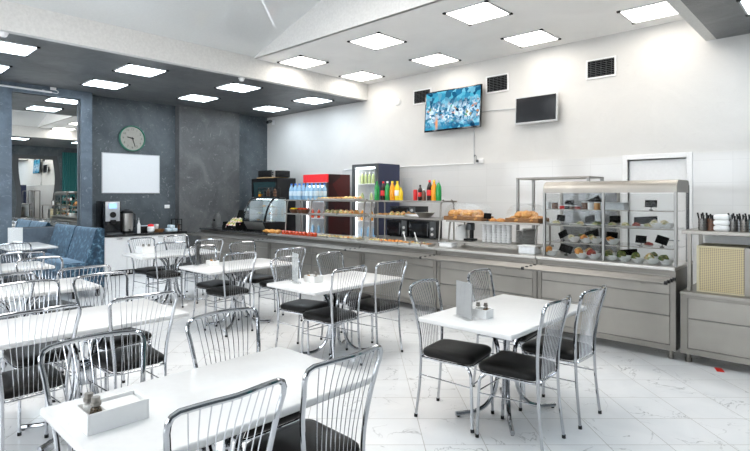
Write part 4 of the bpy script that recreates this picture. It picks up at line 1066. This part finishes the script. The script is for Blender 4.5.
# ------------------------------------------------------------------ things behind the counter
def fridge(lab, x0, x1, y0, y1, h, side, header, htop, frame, items, grp):
    t = thing('display_fridge', lab, 'fridge', (x0, y0, 0))
    W, D = x1-x0, y1-y0
    m = MB(); m.box(0, .04, .05, D, 0.06, h).box(W-.04, W, .05, D, .06, h).box(.04, W-.04, D-.04, D, .06, h).box(.04, W-.04, .05, D-.04, h-.05, h).box(.04, W-.04, .05, D-.04, .06, .25)
    m.build('body', side, t, False)
    MB().box(.04, W-.04, D-.05, D-.041, .25, h-.05).box(.041, .047, .06, D-.05, .25, h-.05).box(W-.047, W-.041, .06, D-.05, .25, h-.05).box(.047, W-.047, .06, D-.05, h-.058, h-.051).box(.047, W-.047, .06, D-.05, .25, .256).build('liner', M['white'], t, False)
    zt = htop
    if header: MB().box(0, W, 0, .05, zt+.01, h, .006).build('header', header, t, False)
    else: zt = h-.005
    MB().box(0, W, .02, .05, .06, .25).build('lower_grille', M['black'], t, False)
    d = MB(); d.box(0, W, 0, .045, zt-.05, zt).box(0, W, 0, .045, .26, .32).box(0, .05, 0, .045, .32, zt-.05).box(W-.05, W, 0, .045, .32, zt-.05)
    dr = d.build('door', frame, t, False)
    MB().box(.05, W-.05, .018, .024, .32, zt-.05).build('door_glass', M['glass'], dr, False)
    MB().tube(fillet([(W-.025, 0, .9), (W-.025, -.045, .9), (W-.025, -.045, 1.4), (W-.025, 0, 1.4)], .02), .012).build('handle', frame, dr)
    MB().box(.05, W-.05, .07, .11, zt-.09, zt-.06).build('light_strip', M['fridge_light'], t, False)
    for x in (.05, W-.065): MB().box(x, x+.015, .06, .075, .33, zt-.1).build('light_strip', M['fridge_light'], t, False)
    for fx in (.06, W-.06):
        for fy in (.1, D-.08): MB().lathe([(0, 0), (.025, 0), (.02, .062), (0, .062)], (fx, fy, 0), 10).build('foot', M['black'], t)
    for z, liq, n, hh, sl in items:
        MB().box(.045, W-.045, .10, D-.06, z-.012, z).build('wire_shelf', M['white'], t, False)
        first = None
        for i in range(n):
            x = x0+.09+(W-.18)*i/max(1, n-1); loc = (x, y0+.20, z)
            if first is None: first = soda('fridge_bottle', *loc, hh, .033, M[liq], None, M['white'], '%s drink standing on the %s shelf of the %s' % (liq.split('_')[-1].replace('cola', 'dark').replace('water', 'pale blue').replace('jelly', 'red').replace('pale blue', 'pale blue').replace('pale', 'pale'), sl, grp), 'drinks on the %s shelf of the %s' % (sl, grp))
            else: dup(first, loc)
    return t
fridge('tall glass-door fridge with navy sides behind the sodas', -7.17, -6.51, 7.2, 7.86, 2.235, M['navy'], None, 0, M['dark_frame'],
       [(.34, 'b_orange', 5, .26, 'bottom'), (.80, 'water', 4, .24, 'second'), (1.14, 'b_orange', 3, .22, 'third'), (1.50, 'b_pale', 3, .20, 'fourth'), (1.86, 'b_pale', 6, .22, 'top')], 'navy fridge')
fr1 = fridge('drinks fridge with red header and dark red-brown side', -8.66, -7.90, 7.2, 7.87, 2.075, M['fridge_red_side'], M['red'], 1.895, M['dark_frame'],
       [(.34, 'b_pale', 4, .24, 'bottom'), (.80, 'water', 4, .22, 'second'), (1.15, 'jelly', 4, .20, 'third'), (1.50, 'water', 5, .22, 'top')], 'red fridge')
# tall dark cabinet with an oven on it, at the corner
ox0, ox1 = on_y(251.6, 7.25), on_y(277, 7.25)
t = thing('oven_cabinet', 'tall black glazed cabinet behind the pastry case', 'cabinet', (ox0, 7.25, 0)); Wd = ox1-ox0
MB().box(0, Wd, .03, .55, .0, 2.04, .008).build('body', M['black'], t)
d = MB(); d.box(0, Wd, 0, .03, 1.95, 2.03).box(0, Wd, 0, .03, .9, .98).box(0, .07, 0, .03, .98, 1.95).box(Wd-.07, Wd, 0, .03, .98, 1.95); d = d.build('door', M['black'], t, False)
MB().box(.07, Wd-.07, .008, .02, .98, 1.95).build('door_glass', simple('dark_teal_glass', (.02, .05, .055), .05), d, False)
MB().box(0, Wd, 0, .03, .05, .895).build('lower_door', M['black'], t, False)
o = MB().box(-.34, .34, -.22, .22, 0, .022, .004).build('wooden_board', M['wood']); o.location = (ox0+.52, 7.49, 2.0405); tag(o, 'wooden board lying on the tall black cabinet', 'board')
t = thing('toaster_oven', 'black oven with a silver end on top of the tall cabinet', 'oven', (ox0+.56, 7.50, 2.063))
MB().box(-.36, .18, -.20, .20, .0, .165, .01).build('body', M['black'], t); MB().box(.181, .30, -.20, .20, 0, .165, .01).build('control_panel', M['steel_bright'], t); MB().box(.301, .38, -.19, .19, 0, .15, .01).build('end_cover', M['black'], t)
for z in (.04, .09): MB().tube([(.24, -.2, z+.015), (.24, -.22, z+.015)], .016, 12).build('knob', M['black'], t)
# back bench with microwaves
t = thing('steel_bench', 'steel back bench carrying the microwaves', 'bench', (-6.30, 6.95, 0))
MB().box(0, 2.35, 0, .58, .87, .905, .004).build('bench_top', M['steel_bright'], t, False); MB().box(.02, 2.33, .02, .56, .25, .27).build('lower_shelf', M['steel'], t, False)
for x in (.03, 2.32):
    for y in (.03, .55): MB().box(x-.02, x+.02, y-.02, y+.02, 0, .87).build('leg', M['steel_v'], t, False)
ZB = .905
def microwave(lab, x0, x1, y0, y1, z, h):
    t = thing('microwave', lab, 'microwave', ((x0+x1)/2, y0, z), 0, 'black microwaves on the back bench'); hx = (x1-x0)/2
    MB().box(-hx, hx, .012, y1-y0, .012, h, .006).build('body', M['black'], t)
    for sx in (-1, 1):
        for y in (.05, y1-y0-.05): MB().lathe([(0, 0), (.015, 0), (.015, .013), (0, .013)], (sx*(hx-.05), y, 0), 8).build('foot', M['black'], t)
    d = MB().box(-hx+.005, hx-.125, 0, .012, .02, h-.01, .003).build('door', M['black_gloss'], t); MB().box(-hx+.05, hx-.17, -.003, 0, .06, h-.05).build('window', M['tv_off'], d, False)
    MB().tube([(hx-.145, -.025, .05), (hx-.145, -.025, h-.05)], .007).build('handle', M['dark_frame'], d)
    MB().box(hx-.122, hx-.004, .0, .012, .02, h-.01).build('control_panel', M['dark_frame'], t, False)
    for z2 in (.08, .17): MB().tube([(hx-.063, 0, z2), (hx-.063, -.018, z2)], .024, 14).build('dial', M['white'] if z2 < .1 else M['light_grey'], t)
microwave('black microwave at the fridge end of the back bench, under another', -6.08, -5.62, 6.98, 7.38, ZB, .30)
microwave('black microwave at the bread end of the back bench', -5.58, -5.02, 6.98, 7.40, ZB, .30)
microwave('black microwave stacked on top of the two below it', -6.03, -5.46, 7.00, 7.38, ZB+.30, .235)
t = thing('white_box', 'white appliance on the back bench beside the microwaves', 'appliance', (on_y(443, 7.15), 7.15, ZB)); t.name = 'bread_slicer'
MB().box(-.03, .26, 0, .32, 0, .33, .015).build('body', M['white'], t); MB().box(.0, .16, -.008, 0, .05, .28).build('front_panel', M['paper'], t, False)
o = MB().box(-.12, .12, 0, .006, -.235, .235, .003).build('wall_notice', M['light_grey']); o.location = (on_y(407.5, 8.21), 8.215, 1.75); tag(o, 'plain pale grey notice panel on the white wall above the microwaves', 'notice')
# under the bread shelf
cup0 = None
for i in range(6):
    x = on_y(484.5+i*4.9, 6.24)
    for k in range(1):
        lab = 'tall stack of white paper cups below the bread trays, %s from the coffee grinder' % ORD[i]
        if cup0 is None:
            cup0 = thing('cup_stack', lab, 'cups', (x, 6.24, 1.0), 0, 'stacked white cups below the bread trays')
            m = MB()
            pr = [(0, 0)]
            for q in range(7): pr += [(.030, .034*q), (.034, .034*q+.026), (.035, .034*q+.03)]
            pr += [(.032, .236), (.026, .2), (0, .2)]
            m.lathe(pr, seg=16).build('cup', M['white'], cup0)
        else: dup(cup0, (x, 6.24, 1.0), 0, lab)
for nst, (px, y) in enumerate(((529.5, 6.22), (523.0, 6.38))):
    for q in range(11 if nst == 0 else 9):
        o = MB().lathe([(0, 0), (.06, 0), (.095, .014), (.092, .017), (.058, .005), (0, .005)], seg=20).build('dinner_plate', M['plate_grey']); o.location = (on_y(px, y), y, 1.0+q*.0185)
        tag(o, 'grey plate in the %s stack below the bread, %s from the bottom' % (['front', 'rear'][nst], ORD[q]), 'plate', 'stacked grey plates below the bread trays')
t = thing('food_tub', 'pale plastic tub on the counter under the stacked plates', 'tub', (on_y(530, 6.0), 6.0, TOPZ)); MB().box(-.11, .10, -.09, .09, 0, .085, .012).build('tub', M['clear_tub'], t); MB().box(-.118, .108, -.097, .097, .086, .10, .005).build('lid', M['white'], t)
t = thing('butter_dish', 'small pale lidded dish on the counter below the first bread tray', 'dish', (on_y(448.5, 5.98), 5.98, TOPZ)); MB().box(-.11, .10, -.07, .07, 0, .05, .012).build('dish', M['white'], t); MB().box(-.118, .108, -.075, .075, .051, .062, .004).build('lid', M['clear_tub'], t)
t = thing('coffee_grinder', 'black coffee grinder beside the white cup stacks', 'grinder', (on_y(470.5, 6.26), 6.26, 1.0))
MB().box(-.075, .075, -.06, .06, 0, .03, .005).build('base', M['black'], t); MB().tube([(0, .03, .03), (0, .03, .17)], .03).build('column', M['black'], t); MB().lathe([(0, .15), (.06, .15), (.06, .23), (.045, .25), (0, .25)], seg=16).build('hopper', M['dark_frame'], t)
o = MB().lathe([(0, 0), (.075, 0), (.085, .05), (.08, .16), (.05, .21), (.02, .22), (0, .22)], seg=18).build('flour_bag', M['paper']); o.location = (on_y(462, 6.26), 6.26, 1.0); tag(o, 'crumpled white paper bag beside the coffee grinder', 'bag')
# bread trays with domes
def bread_tray(x0, x1, lab, food):
    y0, y1 = 6.04, 6.36; z = 1.285
    t = thing('wicker_tray', lab, 'tray', ((x0+x1)/2, (y0+y1)/2, z), 0, 'wicker trays of bread'); hx, hy = (x1-x0)/2, (y1-y0)/2
    m = MB(); m.box(-hx, hx, -hy, hy, 0, .012).box(-hx, hx, -hy, -hy+.015, .012, .058, .004).box(-hx, hx, hy-.015, hy, .012, .058, .004).box(-hx, -hx+.015, -hy+.015, hy-.015, .012, .058, .004).box(hx-.015, hx, -hy+.015, hy-.015, .012, .058, .004)
    m.build('basket', M['wicker'], t, False)
    d = [(-hx+.01, .058), (-hx+.015, .12), (-hx+.07, .20), (-hx+.17, .235), (hx-.17, .235), (hx-.07, .20), (hx-.015, .12), (hx-.01, .058)]
    m = MB(); P = [(p.x, p.z) for p in smooth_path([(x, 0, z_) for x, z_ in d], 4)]
    a = [m.bm.verts.new((x, -hy+.01, z_)) for x, z_ in P]; b = [m.bm.verts.new((x, hy-.01, z_)) for x, z_ in P]
    for i in range(len(P)-1): m.bm.faces.new((a[i], a[i+1], b[i+1], b[i]))
    m.bm.faces.new(a[::-1]); m.bm.faces.new(b)
    m.build('dome_cover', M['acrylic'], t)
    k = 0
    for i in range(5):
        for j in range(2):
            for l in range(2 if (i in food) else 1):
                b = MB().blob((0, 0, 0), .062, 1.25, 1, .75, .14, 1.6)
                o = b.build('bread_roll', M['bun']); o.scale = (1.2, 1.2, 1.25); o.location = ((x0+x1)/2-hx+.10+(2*hx-.2)*i/4+.02*l, 6.12+.15*j, z+.013+.058*l); o.rotation_euler = (0, 0, i*1.3+j)
                tag(o, 'golden bread roll in the %s wicker tray, %s row, %s along, %s layer' % ('first' if x0 < -3.6 else 'second', ['front', 'rear'][j], ORD[i], ['bottom', 'top'][l]), 'bread roll', 'bread rolls under the domes')
bread_tray(on_y(443.5, 6.04), on_y(481.5, 6.04), 'wicker bread tray with clear dome, beside the soda shelf', (0, 1, 2, 3))
bread_tray(on_y(505, 6.04), on_y(538, 6.04), 'wicker bread tray with clear dome, beside the salad case', (1, 2))
for k, px in enumerate((493, 499, 502)):
    o = MB().blob((0, 0, 0), .045, 1.2, 1, .8, .15).build('small_bun', M['bun']); o.location = (on_y(px, 6.12), 6.12+.03*(k % 2), 1.285); tag(o, 'small bun lying between the two bread trays, %s from the soda shelf' % ORD[k], 'bun', 'buns between the bread trays')
def price_sign(x, y, z, w, h, tilt, roll, lab, hang=False):
    t = thing('price_sign', lab, 'price sign', (x, y, z), 0, 'blank black price signs')
    Mx = Matrix.Translation((0, 0, (.035+h/2))) @ Matrix.Rotation(roll, 4, 'Y') @ Matrix.Rotation(tilt, 4, 'X')
    MB().box(-w/2, w/2, -.003, .003, -h/2, h/2, .002).build('board', M['matte_black'], t).matrix_local = Mx
    MB().box(-.018, .018, -.012, .016, 0, .012, .003).tube([(0, .004, .01), (0, .004, .04)], .005, 6).build('stand', M['black'], t)
price_sign(on_y(487.5, 6.1), 6.1, 1.285, .11, .075, -.2, .05, 'small black sign between the bread trays')
# tall steel rack behind
t = thing('steel_rack', 'tall open steel tube rack behind the salad case', 'rack', (-3.59, 7.02, 0))
for x in (0, 1.0):
    for y in (0, .50): MB().box(x-.018, x+.018, y-.018, y+.018, 0, 1.86).build('post', M['steel_dark'], t, False)
MB().box(-.02, 1.02, -.02, .52, 1.86, 1.885, .003).build('shelf', M['steel_v'], t, False); MB().box(-.0, 1.0, 0, .50, .55, .57).build('shelf', M['steel_v'], t, False)
# ================================================================== SALAD CASE
kx0, kx1, ky0, ky1 = -2.69, -1.315, 5.88, 6.40
t = thing('salad_case', 'large steel and glass salad display case with curved hood', 'display case', (kx0, ky0, TOPZ))
W, D = kx1-kx0, ky1-ky0; zt = 1.785-TOPZ; zh = 1.655-TOPZ
hood = [(.0, zh), (.004, zh+.05), (.02, zh+.095), (.055, zt-.008), (.10, zt), (D-.08, zt), (D-.03, zt-.012), (D-.008, zt-.04), (D, zh+.03), (D-.012, zh+.03), (D-.02, zt-.05), (D-.07, zt-.014), (.10, zt-.014), (.03, zh+.08), (.014, zh)]
MB().extrude_x(hood, 0, W).build('hood', M['steel'], t, True, 50)
for x in (.012, W/2-.012, W-.012): MB().box(x-.014, x+.014, 0, .03, 0, zh+.01, .003).build('front_post', M['steel_dark'], t, False)
for x in (.012, W-.012): MB().box(x-.014, x+.014, D-.03, D, 0, zt-.05, .003).build('rear_post', M['dark_frame'] if x > 1 else M['steel_v'], t, False)
MB().box(W/2-.03, W/2, D-.03, D, 0, zt-.05).build('rear_post', M['steel_v'], t, False)
for z in (1.468, 1.285, 1.09):
    s = MB().box(.03, W-.03, .035, D-.035, z-TOPZ-.008, z-TOPZ).build('glass_shelf', M['glass'], t, False)
    MB().box(.02, W-.02, .022, .035, z-TOPZ-.010, z-TOPZ+.001).build('shelf_edge', M['steel'], s, False)
for x in (.004, W-.004):
    m = MB(); m.bm.faces.new([m.bm.verts.new((x, y, z)) for y, z in ((.03, .0), (D-.03, 0), (D-.03, zh), (.03, zh))]); m.build('side_glass', M['glass'], t, False)
m = MB(); m.bm.faces.new([m.bm.verts.new((W-.001, y, z)) for y, z in ((.0, zh), (D, zh), (D, zh+.03), (D-.03, zt-.012), (D-.08, zt), (.10, zt), (.055, zt-.008), (.02, zh+.095))]); m.build('hood_end', M['steel_v'], t, False)
MB().box(.03, W/2-.03, .012, .016, .0, zh-.01).box(W/2, W-.03, .012, .016, 0, zh-.01).build('front_glass', M['front_pane'], t, False)
MB().box(.03, W/2-.03, D-.02, D-.016, .0, zt-.06).build('rear_glass', M['smoke_glass'], t, False)  # tinted sheet imitates the dark reflection over this half of the case
MB().box(.02, W-.02, .20, .24, zt-.03, zt-.016).build('case_light', M['led_tube'], t, False)
ZS = {1: 1.468, 2: 1.285, 3: 1.09, 0: TOPZ}
SN = {1: 'top shelf', 2: 'second shelf', 3: 'third shelf', 0: 'case floor'}
def bowl(x, y, z, r, food, lab, h=.06, heap=.05):
    t = thing('salad_bowl', lab, 'bowl of salad', (x, y, z), 0, 'salad bowls in the display case')
    MB().lathe([(0, 0), (r*.45, 0), (r*.8, h*.5), (r, h), (r*.96, h), (r*.75, h*.5), (r*.4, .006), (0, .006)], seg=20).build('bowl', M['white_gloss'], t)
    b = MB()
    for k in range(8):
        a = k*2.4; q = r*.55*math.sqrt(k/8)
        b.blob((q*math.cos(a), q*math.sin(a), h*.70+.02*(1-k/8)), r*(.58 if heap > .055 else .52), 1, 1, (heap/.05)*.9, .35, 3.)
    b.build('salad', M[food], t); return t
rows = [
 (0, .10, .080, [(551, 'salad_orange'), (582, 'salad_orange'), (594, 'salad_red'), (611.5, 'salad_green'), (624.5, 'salad_green'), (638.5, 'salad_green'), (652.5, 'salad_mixed'), (666.5, 'salad_green')], 'front row'),
 (0, .32, .074, [(581, 'salad_pale'), (592, 'salad_mixed'), (612, 'salad_pale'), (624, 'salad_green'), (656, 'salad_green')], 'rear row'),
 (3, .14, .074, [(574, 'salad_pale'), (586.5, 'salad_orange'), (596, 'salad_mixed'), (613, 'salad_orange')], 'front row'),
 (3, .34, .07, [(567, 'salad_mixed'), (584, 'salad_green'), (594, 'salad_green')], 'rear row'),
 (2, .12, .074, [(657, 'salad_pale'), (667.5, 'salad_pale')], 'front row')]
for lv, dy, r, its, rn in rows:
    for k, (px, fd) in enumerate(its):
        y = ky0+dy
        bowl(on_y(px, y), y, ZS[lv], r, fd, 'white bowl of %s on the %s, %s, %s from the bread end' % (fd.replace('salad_', '')+' salad', SN[lv], rn, ORD[k]), heap=.06 if lv == 0 else .05)
for lv, dy, its in ((2, .13, [(553.5, 'salad_pale'), (577, 'salad_mixed'), (593.5, 'salad_green')]), (2, .16, [(609, 'salad_mixed'), (621.5, 'salad_pale'), (632.5, 'salad_red'), (644, 'salad_mixed')]), (3, .16, [(644.5, 'salad_red')])):
    for k, (px, fd) in enumerate(its):
        y = ky0+dy
        plate_food('salad_plate', on_y(px, y), y, ZS[lv], .092, fd, 'white plate of %s salad on the %s, %s, %s from the bread end' % (fd.replace('salad_', ''), SN[lv], 'bread half' if px < 600 else 'cutlery half', ORD[k]), 'salad plates in the display case', h=.05, cat='plate of salad')
for k, (px, col, h, r, nm) in enumerate(((548, 'white', .085, .035, 'white'), (555, 'brown', .085, .035, 'brown'), (562.5, 'red_label', .05, .033, 'short red'), (567.5, 'black', .05, .033, 'short black'), (572.5, 'brown', .045, .033, 'low brown'), (577.8, 'salad_red', .045, .033, 'low red'), (585, 'brown', .09, .036, 'tall dark brown'), (591, 'white', .085, .034, 'tall white'), (597.2, 'bun', .085, .034, 'tan'))):
    y = ky0+.14
    t = thing('dessert_jar', nm+' dessert jar on the top shelf of the salad case', 'jar', (on_y(px, y), y, ZS[1]), 0, 'dessert jars in the display case')
    MB().lathe([(0, 0), (r*.9, 0), (r, .006), (r, h-.012), (0, h-.012)], seg=14).build('jar', M[col], t); MB().lathe([(r*1.03, h-.012), (r*1.03, h), (0, h)], seg=14).build('lid', M['light_grey'] if k % 3 else M['white'], t)
t = thing('food_tub', 'long white plastic tub on the top shelf of the salad case', 'tub', (on_y(614.5, ky0+.22), ky0+.22, ZS[1])); MB().box(-.125, .125, -.09, .09, 0, .075, .012).build('tub', M['clear_tub'], t); MB().box(-.132, .132, -.095, .095, .076, .084, .003).build('lid', M['white'], t)
for px, dy, lv, w, h, roll, tl, lab in (
  (569.5, .30, 1, .10, .07, -.15, -.2, 'black price sign tilted behind the jars on the top shelf'),
  (592, .33, 1, .20, .09, -.45, -.3, 'long black price sign slanting behind the jars on the top shelf'),
  (651, .10, 1, .115, .075, .02, -.15, 'black price sign standing alone at the cutlery half of the top shelf'),
  (561, .26, 2, .10, .075, .05, -.15, 'black price sign at the bread end of the second shelf'),
  (590, .26, 2, .11, .075, -.22, -.2, 'black price sign before the tall post on the second shelf'),
  (615, .30, 2, .12, .08, -.05, -.15, 'black price sign just past the middle post on the second shelf'),
  (645.5, .24, 2, .23, .08, -.08, -.25, 'long black price sign over the red salad on the second shelf'),
  (563, .25, 3, .11, .08, -.5, -.3, 'black price sign tipped over at the bread end of the third shelf'),
  (592, .42, 3, .16, .09, -.35, -.3, 'long black price sign behind the bowls on the third shelf'),
  (612, .30, 3, .12, .09, .05, -.2, 'black price sign over the carrot bowl on the third shelf'),
  (641, .10, 3, .105, .08, .04, -.2, 'black price sign on the third shelf beside the beet plate'),
  (662, .10, 3, .115, .085, .28, -.25, 'black price sign tilted at the cutlery end of the third shelf'),
  (566, .20, 0, .15, .09, .25, -.4, 'black price sign leaning at the bread end of the case floor'),
  (629, .24, 0, .17, .085, -.15, -.3, 'black price sign behind the green salads on the case floor')):
    price_sign(on_y(px, ky0+dy), ky0+dy, ZS[lv], w, h, tl, roll, lab)
# ================================================================== CUTLERY COUNTER
t = thing('cutlery_counter', 'low steel counter with overshelf for trays and cutlery', 'counter', (-1.265, FY, 0))
W, D, tp = 1.53, .72, .695
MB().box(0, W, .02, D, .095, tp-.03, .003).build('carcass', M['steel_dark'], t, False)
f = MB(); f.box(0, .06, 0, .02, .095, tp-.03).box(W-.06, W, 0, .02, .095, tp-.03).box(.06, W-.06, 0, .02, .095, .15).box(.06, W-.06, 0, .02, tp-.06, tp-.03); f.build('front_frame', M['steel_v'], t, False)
MB().box(.064, W-.064, .002, .02, .445, tp-.062, .002).build('upper_panel', M['steel'], t, False); MB().box(.064, W-.064, .002, .02, .155, .435, .002).build('lower_panel', M['steel'], t, False)
MB().box(-.003, W, -.02, D, tp-.03, tp, .005).build('worktop', M['steel'], t, False)
for x in (.05, .58, W-.06):
    for y in (.09, D-.08): MB().lathe([(0, 0), (.028, 0), (.028, .035), (.022, .04), (.022, .097), (0, .097)], (x, y, 0), 12).build('leg', M['steel_v'], t)
for x in (.055, W-.055):
    for y in (.10, .60): MB().box(x-.016, x+.016, y-.016, y+.016, tp, 1.25).build('post', M['steel_v'], t, False)
MB().box(.0, W, .04, .66, 1.25, 1.285, .004).build('overshelf', M['steel'], t, False)
MB().box(.09, W-.09, .62, .635, tp, 1.25).build('back_panel', M['white'], t, False)
t = thing('tray_cassette', 'tan mesh-fronted box under the cutlery overshelf', 'box', (-1.15, 5.90, tp))
MB().box(0, .375, .012, .40, 0, .445, .004).build('body', M['tan'], t, False); MB().box(.022, .375, .0, .012, .015, .43).build('mesh_front', M['tan_mesh'], t, False)
f = MB(); f.box(0, .022, -.004, .012, 0, .445).box(.022, .375, -.004, .012, .43, .445).box(.022, .375, -.004, .012, 0, .015); f.build('front_frame', M['tan'], t, False)
MB().box(.376, .66, -.004, .40, 0, .445, .004).build('steel_side', M['steel_v'], t, False)
ZO = 1.285
cup_c = None; kk = 0
fork0 = None
for px, y, mat, who in ((702.5, 5.97, 'steel_dark', 'dark steel cutlery holder at the salad case end of the overshelf'), (707.5, 6.06, 'steel_v', 'steel cutlery holder beside the dark steel one'), (711.5, 6.0, 'brown', 'brown cutlery holder beside the folded towels'), (733.5, 5.99, 'steel_dark', 'dark steel cutlery holder just past the folded towels'), (738.5, 6.02, 'light_grey', 'pale perforated cutlery holder past the folded towels'), (744.5, 5.97, 'steel_v', 'steel cutlery holder farther past the folded towels'), (750.5, 6.03, 'blue_pack', 'pale blue cutlery holder last in the row past the folded towels')):
    x = on_y(px, y)
    t = thing('cutlery_holder', who, 'cutlery holder', (x, y, ZO), 0, 'cutlery holders on the overshelf')
    MB().lathe([(0, 0), (.034, 0), (.036, .005), (.036, .115), (.033, .115), (.032, .006), (0, .006)], seg=14).build('cup', M[mat], t)
    d = MB()
    for q in range(4):
        for w in range(8):
            a = 2*PI*w/8+.2*q; d.box(-.004, .004, -.001, .001, -.004, .004, mat=Matrix.Translation((.0365*math.cos(a), .0365*math.sin(a), .025+.027*q)) @ Matrix.Rotation(a+PI/2, 4, 'Z'))
    d.build('perforation', M['dark_frame'], t, False)
    for q in range(4):
        a = q*1.571+.4; lx, ly = .02*math.cos(a), .02*math.sin(a)
        P0 = Vector((x+lx*.5, y+ly*.5, ZO+.01)); P1 = Vector((x+lx*2.1, y+ly*2.1, ZO+.148+.012*(q % 3)))
        m = MB().tube([P0, P0.lerp(P1, .5), P0.lerp(P1, .62), P1], [.003, .0035, .0065, .008], 6)
        o = m.build('fork' if q % 2 else 'knife', M['black']); tag(o, 'black-handled %s in the %s' % ('fork' if q % 2 else 'knife', who.split(' holder')[0]+' holder'+who.split(' holder')[1]), 'cutlery', 'cutlery in the '+who)
for q in range(3):
    o = MB().box(-.065, .065, -.09, .09, 0, .052, .02, 4).build('folded_towel', M['paper']); o.location = (on_y(722.5, 6.0), 6.02, ZO+q*.053)
    tag(o, 'white folded towel between the cutlery holders, '+['bottom of the stack', 'middle of the stack', 'topmost of the stack'][q], 'towel', 'folded towels on the overshelf')
o = MB().box(-.03, .03, -.06, .06, 0, .006, .002).build('floor_tag', M['tag_red']); o.location = (-.95, 5.80, 0); o.rotation_euler = (0, 0, .35); tag(o, 'small red card lying on the floor before the cutlery counter', 'card')
# chandelier in the raised ceiling, above the frame
t = thing('chandelier', 'round chandelier of milk-glass globes hanging from the raised ceiling', 'chandelier', (-4.6, 1.4, 3.75))
MB().tube([(0, 0, .05), (0, 0, 1.28)], .02).build('stem', M['dark_frame'], t)
m = MB(); m.tube([(.55*math.cos(a), .55*math.sin(a), .1) for a in (2*PI*k/32 for k in range(32))], .02, 8, closed=True)
for k in range(8): a = PI/4*k; m.tube([(0, 0, .3), (.3*math.cos(a), .3*math.sin(a), .12), (.55*math.cos(a), .55*math.sin(a), .1)], .012, 6)
m.build('ring', M['dark_frame'], t)
for k in range(8):
    a = PI/4*k; MB().lathe([(0, -.1)]+[(.1*math.sin(q*PI/10), -.1*math.cos(q*PI/10)) for q in range(1, 10)]+[(0, .1)], (.55*math.cos(a), .55*math.sin(a), .22), 16).build('globe', M['globe'], t)

# ================================================================== LIGHT, CAMERA
wd = bpy.data.worlds.new('sky'); bpy.context.scene.world = wd; wd.use_nodes = True
bg = wd.node_tree.nodes['Background']; bg.inputs[0].default_value = (.88, .94, 1, 1); bg.inputs[1].default_value = 4.0
for i, yy in enumerate((3.2, .2)):  # unseen fill lamps added under the ridge to brighten tables and floor
    ld = bpy.data.lights.new('ceiling_lamp', 'AREA'); ld.shape = 'RECTANGLE'; ld.size = 3.6; ld.size_y = 1.6; ld.energy = (95, 55)[i]; ld.color = (1, .97, .93)
    lo = bpy.data.objects.new('ceiling_lamp', ld); C.objects.link(lo); lo.location = (-3.5, yy, 4.62)
cam = bpy.data.cameras.new('camera'); co = bpy.data.objects.new('camera', cam); C.objects.link(co)
co.location = (0, 0, CAM_H); co.rotation_euler = (PI/2, 0, YAW)
cam.sensor_width = 36; cam.lens = FPX/750*36; cam.shift_x = (375-CXP)/750; cam.shift_y = -(225.5-HYP)/750
cam.clip_start = .05
sc = bpy.context.scene; sc.camera = co
sc.view_settings.view_transform = 'Standard'; sc.view_settings.look = 'None'; sc.view_settings.exposure = 0.85; sc.view_settings.gamma = 1.0
sc.cycles.use_denoising = True
sc.cycles.max_bounces = 10; sc.cycles.diffuse_bounces = 5; sc.cycles.glossy_bounces = 6; sc.cycles.transparent_max_bounces = 16
sc.cycles.sample_clamp_indirect = 6.0
